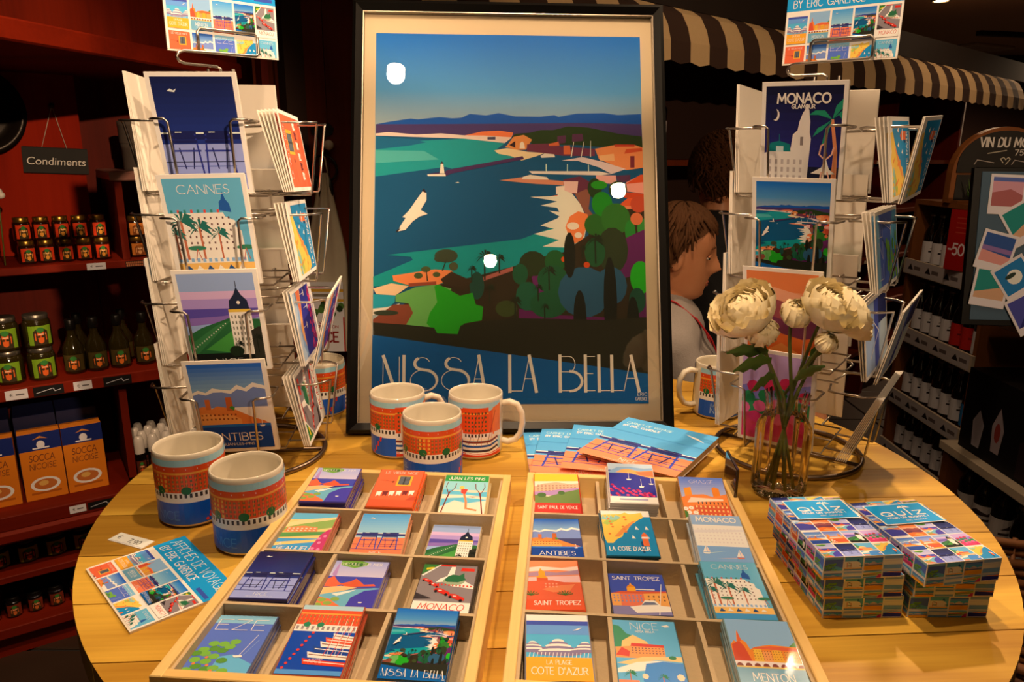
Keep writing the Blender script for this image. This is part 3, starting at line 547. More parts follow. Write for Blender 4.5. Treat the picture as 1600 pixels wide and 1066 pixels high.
def grasse_art():
    a = Art(); a.G(50, 100, 'b8bce0', '5c78c0'); a.P('8 44 8 74 24 76 24 44', 'f49830'); a.P('70 40 70 74 76 78 86 74 86 40', 'e88428'); a.P('0 0 0 52 20 58 50 60 70 54 100 62 100 0', 'f0883c'); a.P('10 40 90 46 90 50 20 52', 'f8d8b0'); a.P('20 8 100 8 100 36 24 34', 'd85c34'); a.W(24, 10, 98, 36, 8, 3, .4, .5, 'f8c870'); a.W(30, 36, 98, 44, 8, 1, .3, .7, '3c3438'); a.R(30, 0, 100, 8, 'f8b840')
    for x, y in ((6, 6), (18, 8), (10, 18), (24, 18), (4, 26), (16, 28), (30, 8)): a.E(x, y, 6, 4, 'f8f4e4', 7); a.E(x, y, 1.6, 1.2, 'e8c050', 5)
    a.E(2, 14, 6, 8, '4c7c34', 7); a.t('GRASSE', 50, 85, 8, 'ecdcf0', 54, .06, .2, True); return a
def map_art():
    a = Art(base='2c8cb4'); a.R(0, 86, 100, 100, 'f8f0d8'); a.P('0 40 0 90 40 92 50 96 60 92 84 96 86 84 74 78 66 72 56 66 50 56 40 48 36 40 24 34 16 26 4 26', 'f8cc50'); a.P('0 70 20 86 40 84 30 76 10 66', 'b4c858'); a.P('0 82 4 90 8 82 12 90 16 82 20 90 24 82 30 90 40 84 30 78 0 78', '9cc8b0'); a.P('20 40 40 60 60 74 70 78 60 68 44 52 30 40', 'ec9848')
    for i in range(10): a.E(12+(i*29) % 56, 46+(i*17) % 40, 3, 2, 'e88038', 6)
    for x, y in ((54, 36), (64, 56), (84, 56)): a.P(f'{x} {y} {x+8} {y} {x+3} {y+8}', 'fdf8ec')
    a.P('74 20 86 20 86 44 80 50 74 44', 'e87038'); a.P('72 36 90 36 88 40 74 40', 'f8e0c8'); a.R(70, 6, 74, 30, '184c74'); a.t("LA COTE D'AZUR", 46, 10, 8, 'fdf8ec', 78, .14, .2, True); return a
def sail_art():
    a = Art(base='9cb8d8'); a.R(0, 32, 100, 78, 'f0e8d8'); a.W(6, 38, 94, 72, 12, 5, .4, .4, 'e0d4c0'); a.P('0 60 100 66 100 70 0 66', 'e4dcc8'); a.R(0, 0, 100, 33, '84acd4')
    for x, y in ((16, 20), (78, 12)): a.P(f'{x-8} {y} {x+8} {y} {x+4} {y-3} {x-5} {y-3}', 'f8f0e4' if x < 50 else 'd87858'); a.P(f'{x-7} {y+1} {x} {y+1} {x} {y+14}', 'fdf8ec'); a.P(f'{x+1} {y+1} {x+7} {y+1} {x+1} {y+16}', 'f4dcc0')
    a.P('24 20 60 24 24 19', 'c8dcec'); a.P('70 11 30 8 70 10', 'f0c0a8'); a.t('MONACO', 50, 85, 10, 'fdf8ec', 80, .16, .2, True); return a
def tropez_art():
    a = Art(base='f09058'); a.P('0 84 30 88 70 84 100 88 100 76 60 80 30 78 0 76', 'fbd8b8'); a.P('0 72 30 78 60 74 100 80 100 70 0 66', 'b48c98'); a.P('0 64 100 68 100 54 0 54', 'f8c0b0'); a.P('22 54 22 66 26 68 26 76 28 80 30 84 32 80 38 76 38 66 42 64 42 54', 'f4a428'); a.P('22 52 22 64 42 62 42 52', 'e05c30'); a.P('0 18 0 56 50 58 70 54 100 52 100 18', 'e8643c'); a.P('30 40 50 46 90 50 80 38 50 34', 'f08850'); a.W(34, 42, 60, 54, 4, 2, .5, .5, 'f4a078')
    for x, y in ((10, 28), (70, 28)):
        for k in range(7): an = math.radians(20+k*23); a.Ln([(x, y), (x+14*math.cos(an), y+9*math.sin(an))], 1.8, '5c7c34' if k % 2 else '3c6430')
    a.R(0, 0, 100, 20, 'e4582c'); a.t('SAINT TROPEZ', 54, 10, 7.5, 'fdf0e0', 80, .12, .2, True, .08); return a
def tropez2_art():
    a = Art(1.2, '4454a8'); a.P('30 50 30 66 36 72 38 78 40 72 46 66 46 50', 'f4a828'); a.P('30 66 46 66 42 71 34 71', 'e88c20'); a.P('0 20 0 50 18 54 60 52 100 54 100 20', 'f0a850'); a.P('16 20 16 52 58 50 58 20', 'e87850'); a.P('0 50 18 55 100 57 100 53 58 50', 'd85c34'); a.W(2, 28, 56, 48, 8, 3, .4, .5, '7c94b4'); a.W(62, 30, 98, 48, 4, 2, .3, .4, '684838'); a.R(0, 0, 100, 20, '8c84a4'); a.P('30 18 50 22 58 34 76 34 84 22 100 20 100 8 40 4', 'f8f4f0'); a.P('50 22 58 30 74 30 80 24', '6c7484'); a.Ln([(78, 0), (94, 74)], 1.4, 'fdf8f0'); a.R(46, 59, 80, 61, 'fdf8f0'); a.t('SAINT TROPEZ', 50, 84, 9, 'fdf4ec', 86, .12, .18, True); return a
def plage_art():
    a = Art(base='5cb4cc'); a.R(0, 90, 100, 100, 'fbf0dc'); a.R(0, 83, 100, 90, '4454a4'); a.R(0, 68, 100, 83, '6c9cd0'); a.R(0, 0, 100, 32, 'f4ac2c')
    for cx, cy, q in ((10, 50, .8), (50, 50, 1.2), (92, 50, .8)):
        for i in range(6): w_ = (8+i*4.6)*q; y = cy+(6-i*3)*q; a.E(cx, y, w_, 3.2*q, 'fbf4ec' if i % 2 == 0 else '8c7c94', 12)
    for x in range(4, 100, 6): a.Ln([(x, 32), (x+2, 40)], 1, 'fbf4ec')
    a.R(0, 0, 100, 33, 'f4ac2c'); a.P('74 74 84 78 90 79 82 75', 'fdf4ec'); a.t('LA PLAGE', 50, 23, 6, 'fdf4e4', 38, .1, .2, True); a.t("COTE D'AZUR", 50, 9, 9.5, 'fdf4e4', 84, .09, .18, True); return a
def baie_art():
    a = Art(base='6cb4dc'); a.P('0 50 0 92 10 90 20 78 36 72 50 60 50 50', '4c9464'); a.P('8 50 12 66 30 76 50 66 60 52', 'f4c878'); a.P('0 40 0 56 24 58 26 62 76 60 76 44 40 40', 'f0a058'); a.P('24 58 76 57 76 61 26 63', 'd8483c'); a.W(24, 46, 76, 57, 10, 3, .4, .5, '8c5c54'); a.P('0 44 10 56 22 50 20 42', 'd85040'); a.P('0 32 40 42 100 44 100 36 60 38 20 30', 'f8cc80'); a.P('0 24 30 34 60 37 100 34 100 28 0 18', 'fdf0d8'); a.P('36 8 44 32 70 36 100 34 100 0 40 0', '4c8cc4'); a.E(86, 42, 6, 3, '3c8454', 8)
    a.palm(18, 18, 18, '348454', 'c87048'); a.palm(66, 14, 16, '348454', 'c87048'); a.E(40, 14, 5, 4, 'f8d8a8', 7); a.E(92, 14, 6, 5, 'f8d8a8', 7); a.R(0, 0, 30, 8, 'f08c60'); a.t('NICE', 50, 85, 11, 'fdf4ec', 44, .05, .2, True); a.t('NISSA BELLA', 50, 80, 3, 'fdf4ec', 30, .14, .2, True); a.P('78 92 88 94 92 91 84 90', 'fdf4ec'); return a
def menton_art():
    a = Art(base='94b8dc'); a.P('88 62 100 70 100 60', '4c8434'); a.P('0 38 0 62 6 68 10 66 14 82 18 70 24 66 28 56 36 60 60 64 100 62 100 38', 'f08c30'); a.P('0 40 2 62 14 68 20 60 26 40', 'd85434'); a.P('12 66 15 84 18 68', 'e06438'); a.P('30 40 32 56 44 58 46 40', 'f8c040'); a.P('58 40 60 56 74 58 76 40', 'f8b438'); a.P('44 40 46 54 58 54 58 40', 'f4a458'); a.P('78 40 78 54 98 56 98 40', 'e8a850'); a.P('30 58 60 62 100 60 100 56 60 57', 'e4643c'); a.W(30, 42, 98, 56, 16, 4, .3, .4, 'a05c28'); a.R(0, 32, 100, 40, 'fbe4d0')
    for i in range(8): a.E(6+i*13, 33, 5, 4.5, '843c30', 12)
    a.R(0, 0, 100, 33, '74a8b4'); a.R(0, 31, 100, 33, 'f0c858'); a.t('MENTON', 50, 14, 10, 'fdf4e4', 60, .09, .18, True); a.t('CAPITALE DU CITRON', 50, 8, 3.4, 'fdf4e4', 52, .1, .18, True); return a
def peony_art():
    a = Art(base='c8a8d0'); a.R(0, 0, 100, 60, '3c9c58'); a.P('0 60 30 70 60 64 100 72 100 50 0 46', '8c84c4'); a.R(0, 0, 100, 30, 'e04868')
    for i in range(22): a.E((i*31) % 100, 6+(i*17) % 64, 10, 7, ('e03c74', 'f06c98', '2c8c4c', 'd82c5c')[i % 4], 8)
    return a
def esterel_art():
    a = Art(base='ec8848'); a.R(0, 62, 100, 80, 'f0a068'); a.P('0 80 40 84 100 74 100 66 0 70', 'f4b080'); a.P('0 66 20 68 34 72 50 70 64 66 80 70 100 66 100 40 0 40', '9c4c4c'); a.P('0 50 30 54 60 48 100 52 100 30 0 30', '74344c'); a.P('0 30 40 36 80 30 100 34 100 0 0 0', 'e8742c'); a.P('20 10 50 24 80 12 70 4', 'f4a048'); return a
def bird_art():
    a = Art(base='a8bce4'); a.R(0, 40, 100, 60, '3c4c9c'); a.R(60, 0, 100, 40, '20285c'); a.P('0 0 60 0 60 30 20 40 0 34', 'c8d4ec'); a.Ln([(20, 80), (50, 40), (90, 88)], 2, 'fdf8f0'); return a
ART = dict(nissa=nissa_art(), chairs=chairs_art('4c9cd8', 'a8d0ec', 'f08050', 'fdf4e8', '34489c', '34346c'), night=chairs_art('141c44', '243478', '9ca4d0', 'e4e8f4', '2c3484', '1c2050', 'e4e4f4'), antibes=antibes_art(), cannes=cannes_art(), monaco=monaco_art(), glamour=glamour_art(), dusk_hotel=dusk_hotel_art(), eze=eze_art(), port=port_art(), theoule=theoule_art(), vieux=vieux_art(), juan=juan_art(), beaulieu=beaulieu_art(), stpaul=stpaul_art(), ville=ville_art(), grasse=grasse_art(), azur=map_art(), sail=sail_art(), tropez=tropez_art(), tropez2=tropez2_art(), plage=plage_art(), baie=baie_art(), menton=menton_art(), peony=peony_art(), esterel=esterel_art(), bird=bird_art())
def bordered(k, b=5):
    a = Art(1.41, 'fbf4e8'); a.sub(ART[k], b, b/1.41, 100-b, 100-b/1.41); a.top(); return a
CARD = {k: bordered(k) for k in ART}
def sheet_art():
    """A6 leaflet: title strip above two rows of five small pictures"""
    a = Art(.71, 'fbf4e8'); a.R(0, 66, 100, 100, '2c9ccc'); a.t('AFFICHES DE VOYAGE', 4, 83, 11, 'eaf6fa', 90, .07, .16); a.t('BY ERIC GARENCE', 6, 70, 9, 'fdf8f0', 62, .1, .2); a.R(80, 69, 97, 73, '3c54a4')
    for i, k in enumerate(('plage', 'menton', 'chairs', 'nissa', 'monaco')): a.sub(ART[k], 2+i*19.6, 26, 19.8+i*19.6, 63)
    for i, k in enumerate(('vieux', 'antibes', 'eze', 'azur', 'cannes')): a.sub(ART[k], 2+i*19.6, -12, 19.8+i*19.6, 23)
    q = Art(.71); q.p = []
    for pts, c, z in a.p:
        pts = clip(pts, 1, 2, False)
        if len(pts) > 2: q.p.append((pts, c, z))
    q.z = a.z; return q
ART['sheet'] = sheet_art()
def note_art():
    a = Art(1.04, '5ca8dc'); a.sub(chairs_art('58a4dc', '64acdc', 'f4905c', 'fdf4e8', '4450a8', '34346c', asp=1.04), 0, -10, 100, 84); a.top(); a.R(0, 62, 100, 100, '5ca8dc'); a.t('CARNET DE VOYAGE', 6, 84, 5, 'cfe6f4', 50, .1); a.t('BY ERIC GARENCE', 6, 76, 4.5, 'fdf8f0', 40, .14); a.P('70 88 84 84 94 76 80 82', 'fdf8f0'); return a
ART['note'] = note_art()
TK = ['vieux', 'eze', 'theoule', 'menton', 'cannes', 'night', 'tropez', 'plage', 'baie', 'antibes', 'sail', 'azur', 'grasse', 'beaulieu', 'stpaul', 'dusk_hotel', 'ville', 'juan', 'peony', 'esterel']
def tiles(a, x0, y0, x1, y1, nx, ny, k0=0, gap=1.4):
    dx, dy = (x1-x0)/nx, (y1-y0)/ny
    z = a.z
    for j in range(ny):
        for i in range(nx):
            a.z = z; k = TK[(k0+i*3+j*7) % len(TK)]; m_ = mini(k); a.sub(m_, x0+dx*i+gap/2, y0+dy*j+gap/a.asp/2, x0+dx*(i+1)-gap/2, y0+dy*(j+1)-gap/a.asp/2)
    a.top()
MN = {}
def mini(k):
    """same picture reduced to its larger colour shapes, for the small tiles on the boxes"""
    if k in MN: return MN[k]
    def area(p): return abs(sum(p[i][0]*p[(i+1) % len(p)][1]-p[(i+1) % len(p)][0]*p[i][1] for i in range(len(p))))/2
    m_ = Art(ART[k].asp); m_.p = [q for q in ART[k].p if area(q[0]) > 60]; m_.z = ART[k].z; MN[k] = m_; return m_
def quiz_top():
    a = Art(1.57, 'fbf4e8'); tiles(a, 0, 0, 100, 58, 4, 3, 2); tiles(a, 0, 90, 100, 100, 4, 1, 5); tiles(a, 0, 58, 11, 90, 1, 2, 9); tiles(a, 95, 58, 100, 90, 1, 2, 4)
    a.R(10, 57, 96, 91, 'fbf4e8'); a.R(12, 58, 94.5, 90, '2c9ccc'); a.t('QU', 22, 71, 6.5, 'fbf4e8', 33, .2, .4); a.t('Z', 71, 71, 6.5, 'fbf4e8', 12, .2); a.Ln([(62.5, 71), (63.5, 84)], 2.2, 'fbf4e8')
    for an in (0, 35, 70, 110, 145, 180): c, q = math.cos(math.radians(an)), math.sin(math.radians(an)); a.P(f'64 84 {64+c*6:.1f} {84+q*2+1.6:.1f} {64+c*10:.1f} {84+q*2.4-1:.1f}', 'fbf4e8')
    a.t('POUR UN BUGISTE !', 53, 66, 2.4, 'fbf4e8', 60, .2, .3, True); a.t('ERIC GARENCE', 60, 61.5, 1.6, 'fbf4e8', 30, .14, .2, True); return a
def quiz_side(asp, nx, k0):
    a = Art(asp, 'fbf4e8'); tiles(a, 0, 36, 100, 100, nx, 1, k0, 100*.0016/(.0243/asp)); tiles(a, 0, 0, 100, 36, nx, 1, k0+6, 100*.0016/(.0243/asp)); return a
ART['quiz'] = quiz_top(); ART['quiz_f'] = quiz_side(.0243/.079, 4, 1); ART['quiz_s'] = quiz_side(.0243/.124, 7, 3)

# ------------------------------------------------------------------ materials of the place
wood('table_oak', 'f0c452', 'a06e1c', .45, 8, 0, 2.2, .06, .45, True, .3)
wood('table_edge', 'd89a48', 'b0702c', .5, 8, 0, 1.5)
wood('pine', 'f4d690', 'dcae62', .5, 14, 1, 1.2, 0, .4)
wood('red_wood', '842008', '5a1204', .6, 5, 0, 2.0, 0, .5, False, .12)
wood('red_wood_v', '741c06', '4a0e03', .6, 5, 2, 2.2, 0, .5, False, .12)
wood('dark_wood_v', '702c0c', '421606', .55, 5, 2, 1.6, 0, .5, False, .15)
wood('rack_wood', '8c5428', '643614', .55, 6, 2, 1.5)
mat('liner', 'cdb794', .9, var=.12, scale=200, bump=.2)
mat('white_glaze', 'e2dac8', .12, coat=.8)
mat('steel_wire', 'b8b0a8', .28, 1)
mat('ring_steel', '847468', .35, 1)
mat('card_white', 'f2ece2', .6, var=.03, scale=60)
mat('magnet_edge', rough=.12, objcol=True, coat=.8)
mat('paper_edge', 'd8b888', .8, var=.2, scale=300, stretch=(.1, .1, 1))
mat('black_frame', '060504', .38, spec=.22, var=.2, scale=90, stretch=(.1, 1, 1))
mat('silver_lip', 'a89c8c', .35, .8)
mat('mat_board', 'd6cab8', .85)
mat('backing', '4c3828', .8)
mat('black_plastic', '0c0b0b', .4)
mat('chalk_black', '14120f', .75, var=.3, scale=14, col2='2a2622')
mat('floor_tile', '3c2c22', .35, var=.4, scale=3, bump=.05)
mat('ceiling_paint', 'b89878', .9, var=.1, scale=2)
mat('wall_paint', '3a2014', .8, var=.2, scale=3)
mat('cream_cloth', 'd4b284', .9, var=.08, scale=80)
mat('brown_cloth', '3c2418', .9, var=.12, scale=80)
mat('strip_white', 'c8b8a4', .5)
mat('petal', 'f6ecd0', .6, var=.06, scale=40, col2='ecdca8')
mat('petal_core', 'e4d48c', .7)
mat('stem_green', '66702c', .6, var=.3, scale=60)
mat('leaf_green', '4c6c28', .5, var=.3, scale=50)
mat('oil_glass', '2a220a', .08, coat=.5)
mat('dark_glass', '0c0806', .06, coat=.6)
mat('amber_glass', '2c1206', .08, coat=.5)
mat('black_lid', '100e0c', .3); mat('gold_lid', 'b08438', .3, .9); mat('silver_lid', '9c9488', .3, .9)
mat('spray_cap', 'd8d0c8', .15, coat=.5)
mat('grey_card', '5c5048', .85, var=.15, scale=20)
mat('blue_card', '1c2458', .6)
mat('orange_card', 'e0821c', .6)
mat('wicker', '7c4a20', .7, var=.35, scale=120)
mat('white_shelf', 'cdbca6', .5)
mat('skin', 'cc9068', .5, var=.1, scale=25, col2='c07c54')
mat('hair_brown', '5c3a20', .8, spec=.2, var=.5, scale=180, stretch=(1, 1, .12), bump=.6)
mat('hair_dark', '4a2c18', .95, var=.5, scale=90, bump=.7, spec=.08)
mat('knit_grey', '9c9490', .95, var=.2, scale=160, bump=.5)
mat('coat_black', '08070a', .85, var=.2, scale=60)
mat('trouser', '181418', .9)
mat('lanyard', 'b01820', .6, var=.1, scale=50)
mat('eye_white', 'd8ccc0', .2); mat('eye_dark', '1c100a', .15); mat('lip', 'a4583e', .5)
mat('linen', 'd8ccb4', .9, var=.12, scale=60)
mat('red_sign', 'b01810', .5)
pane('clear_pane', 'fffdf8', .005, 1.52)
pane('vase_glass', 'f8f0e0', .01, 1.5, .35)

# ------------------------------------------------------------------ room shell
CEIL = 2.5
fl = struct('floor', MB().box(-2.8, 6.6, -2.8, 9, -.1, -.006), mat('grout', '1c1612', .9))
TILE = MB().box(-.24, .24, -.24, .24, -.02, 0, None, .003).mesh('tile', 'floor_tile')
for i in range(13):
    for j in range(9):
        x, y = -2.2+i*.49, .6+j*.49
        if y < 5.2 and x < 4.1: obj('tile', TILE, fl, (x, y, 0))
struct('ceiling', MB().box(-2.8, 6.6, -2.8, 9, CEIL, CEIL+.1), 'ceiling_paint')
struct('wall_left', MB().box(-2.8, -2.7, -2.8, 9, 0, CEIL), 'wall_paint')
struct('wall_right', MB().box(6.4, 6.5, -2.8, 9, 0, CEIL), 'wall_paint')
struct('wall_front', MB().box(-2.8, 6.6, -2.8, -2.7, 0, CEIL), 'wall_paint')
struct('wall_back', MB().box(-2.8, 6.6, 8.8, 8.9, 0, CEIL), 'wall_paint')
AW = math.atan2(.6562, .7546)
MW = Tr(-.317, 1.93, 0) @ Rz(AW)                      # frame of the wall that carries the striped awning
struct('wall_awning', MB().box(-.05, 5.3, .47, .55, 0, 2.02, MW), 'wall_paint')
struct('trim_awning', MB().box(-.02, 5.3, .1, .47, 1.9, 2.02, MW), mat('fascia', '20120a', .7, var=.2, scale=4))
ML = Tr(-1.1715, 1.925, 0) @ Rz(math.radians(34.04))  # frame of the left shelving
struct('wall_shelving', MB().box(-1.4, .62, .36, .42, 0, CEIL, ML), 'wall_paint')
# bulkhead over the left shelves: panelled side, lit moulding along its lower edge
a1 = math.atan2(.85, .19)
MBK = Tr(-.99, 1.42, 0) @ Rz(a1)
struct('trim_bulkhead', MB().box(-1.2, .86, .0, .8, 1.635, CEIL, MBK), 'red_wood_v')
struct('trim_moulding', MB().box(-1.2, .86, -.012, .8, 1.592, 1.635, MBK, .004), 'red_wood')

# recessed ceiling lamps: housing ring, glowing face and the light itself
mat('lamp_face', 'fff0d8', .4, emit='ffe2b0', es=60)
mat('lamp_ring', 'a89880', .4, .6)
def lamp(x, y, aim, e, size=70, label='', r=.030, blend=.7):
    t = thing('ceiling_spot_lamp', label, 'lamp', (x, y, CEIL), (0, 0, 0), 'recessed ceiling spot lamps')
    MB().lathe([(r, -.002), (r+.004, -.012), (r+.016, -.01), (r+.02, 0)], 24).build('trim_ring', 'lamp_ring', t)
    MB().lathe([(.0005, -.004), (r, -.004)], 24).build('glowing_face', 'lamp_face', t)
    ld = bpy.data.lights.new('spot', 'SPOT'); ld.energy = e*LAMP_E; ld.color = WARM; ld.spot_size = math.radians(size); ld.spot_blend = blend; ld.shadow_soft_size = r
    lo = bpy.data.objects.new('spot', ld); COL.objects.link(lo); lo.parent = t; lo.location = (0, 0, -.03)
    d = Vector(aim)-Vector((x, y, CEIL-.03)); lo.rotation_euler = d.to_track_quat('-Z', 'Y').to_euler()
    return t
lamp(-.303, .375, (-.1, .95, T), 34, 90, 'ceiling spot over the front left of the round table, mirrored highest in the poster glass')
lamp(.59, -.218, (.42, 1.0, T+.27), 24, 28, 'ceiling spot behind and right of the camera, mirrored at the right of the poster')
lamp(.081, -.80, (0, 1.18, T+.16), 84, 23, 'ceiling spot farthest behind the camera, mirrored lowest in the poster glass')
lamp(.12, .74, (.02, 1.0, T), 58, 92, 'added unseen ceiling fill spot straight above the middle of the round table')  # fill lamp, added to even out the light down the poster
lamp(.85, 1.72, (.15, .85, T), 100, 85, 'ceiling spot beyond the right postcard rack, above the flowers')
lamp(1.7, -2.0, (-1.16, 2.02, 1.24), 640, 17, 'ceiling spot far behind the camera that lights the left jar shelves', .035, .9)
lamp(2.3, -2.0, (.95, 2.95, 1.45), 290, 32, 'added unseen ceiling spot behind the camera to brighten wine bottles under the awning', .035, .5)  # no such fixture in view; added so the dark bottles show
lamp(3.0, 3.7, (2.5, 4.5, 1.75), 24, 100, 'added unseen ceiling spot brightening the far part of the striped awning')  # invented lamp just outside the view, brightens the far stripes
lamp(-.50, .76, (-1.2, 1.95, .55), 90, 44, 'added unseen ceiling spot brightening the left jar shelves')  # made-up source, placed to reach the boxes below the bulkhead
lamp(1.2, 2.3, (1.75, 2.8, .9), 20, 90, 'ceiling spot in front of the bottle display on the right')
lamp(3.11, 5.83, (2.7, 4.6, 1.0), 170, 130, 'glowing ceiling spot near the far end of the striped awning', .05)
lamp(4.6, 6.2, (4.4, 6.4, 0), 330, 160, 'added unseen ceiling spot in the far right corner, brightening the ceiling by bounce')  # extra lamp out of view, its bounce lifts the dark far ceiling
lamp(.9, 2.15, (1.25, 3.2, 1.5), 8, 115, 'added unseen ceiling spot for the near part of the striped awning')  # light added over the back, for the man's hair and the awning

# ------------------------------------------------------------------ round table of oak planks
t = thing('round_table', 'round oak plank table carrying the souvenir display', 'table', (.039, .949, 0))
RT = .564; SL = math.radians(4)
def disc_strip(y0, y1):
    pts = [(RT*math.cos(2*PI*i/120), RT*math.sin(2*PI*i/120)) for i in range(120)]
    return clip(clip(pts, 1, y0, False), 1, y1, True)
ys = [-RT]+[-.36+.09*k+o for k, o in zip(range(0, 11), (-.09, -.0, .002, -.004, 0, .003, 0, -.002, .003, 0, .002))][:10]+[RT]
ys = [-.58, -.45, -.357, -.266, -.173, -.076, .013, .104, .196, .29, .383, .47, .58]
for y0, y1 in zip(ys, ys[1:]):
    poly = disc_strip(y0+.0008, y1-.0008)
    if len(poly) > 2: MB().prism(poly, T-.036, T).build('plank', 'table_oak', t, (0, 0, 0), (0, 0, SL))
MB().box(-.44, .44, -.05, .05, T-.09, T-.037).box(-.05, .05, -.44, .44, T-.09, T-.037).build('cross_beam', 'table_edge', t)
MB().lathe([(.16, .05), (.11, .12), (.09, .4), (.1, .7), (.15, T-.09)], 28, None, None, True).build('pedestal', 'table_edge', t)
MB().lathe([(.34, 0), (.34, .035), (.3, .05), (.1, .052)], 32, None, None, True).build('foot_plate', 'table_edge', t)

# ------------------------------------------------------------------ two compartment trays
def tray(label, x, y):
    W_, D_, H_, w_ = .262, .405, .035, .010
    t = thing('compartment_tray', label, 'tray', (x, y, T), rz(-4), 'wooden compartment trays')
    for sx in (-1, 1): MB().box(sx*(W_/2)-(w_ if sx > 0 else 0), sx*(W_/2)+(w_ if sx < 0 else 0), -D_/2, D_/2, 0, H_, None, .0008).build('side_rail', 'pine', t)
    for sy in (-1, 1): MB().box(-W_/2+w_, W_/2-w_, sy*(D_/2)-(w_ if sy > 0 else 0), sy*(D_/2)+(w_ if sy < 0 else 0), 0, H_, None, .0008).build('end_rail', wood('pine_x', 'f4d690', 'dcae62', .5, 14, 0, 1.2, 0, .4), t)
    iw, idp = W_/2-w_, D_/2-w_
    MB().box(-iw, iw, -idp, idp, 0, .006).build('tray_floor', 'liner', t)
    for sx in (-1, 1): MB().box(min(sx*iw, sx*(iw-.003)), max(sx*iw, sx*(iw-.003)), -idp, idp, .006, .031).build('side_lining', 'liner', t)
    for k in (-1, 0, 1): MB().box(-iw+.003, iw-.003, k*idp/2-.002, k*idp/2+.002, .006, .0315).build('cross_divider', 'liner', t)
    for k in (-1, 1):
        for r in range(4): MB().box(k*iw/3-.002, k*iw/3+.002, -idp+r*idp/2+.0025, -idp+(r+1)*idp/2-.0025, .006, .0310).build('short_divider', 'liner', t)
    return t
tray('pine compartment tray of souvenir magnets nearer the red mugs, left of the pair', -.144, .697)
tray('pine compartment tray of souvenir magnets nearer the flower vase, right of the pair', .139, .688)

# ------------------------------------------------------------------ souvenir magnets, each one a thing
MT = .0042
MAG = MB().box(-.0288, .0288, -.042, .042, 0, MT-.0003, None, .0007).mesh('fridge_magnet', 'magnet_edge')
MAGS = MB().box(-.0288, .0288, -.035, .035, 0, MT-.0003, None, .0007).mesh('fridge_magnet', 'magnet_edge')
def magnets(k, x, y, n, tilt, label, edge, yaw=-4, small=False):
    """a stack in one compartment: x, y is the middle of its near edge, tilt its lean against the far wall"""
    al = math.radians(tilt)
    for i in range(n):
        top = i == n-1
        jx, ja = (0, 0) if top else (random.uniform(-.0012, .0018), random.uniform(-1.0, 1.0))
        p = Tr(x, y, T+.0064) @ Rz(math.radians(yaw)) @ Matrix.Rotation(al, 4, 'X') @ Vector((jx, (.047 if small else .042)+.0010*(n-1-i)*(tilt > 2)+(n*MT*math.sin(al)), i*MT))
        o = obj('fridge_magnet', MAGS if small else MAG, None, p, (al, 0, math.radians(yaw+ja)))
        o.color = (*lin(edge), 1)
        tag(o, label if top else 'magnet underneath the '+' '.join(label.replace(',', '').split()[:12]), 'magnet', 'souvenir magnets' if top else 'magnets stacked under the '+k+' magnet')
        if top or i == n-2: obj('picture', flat(ART[k], .0555, .068 if small else .082, 'print_gloss'), o, (0, 0, MT-.0002))
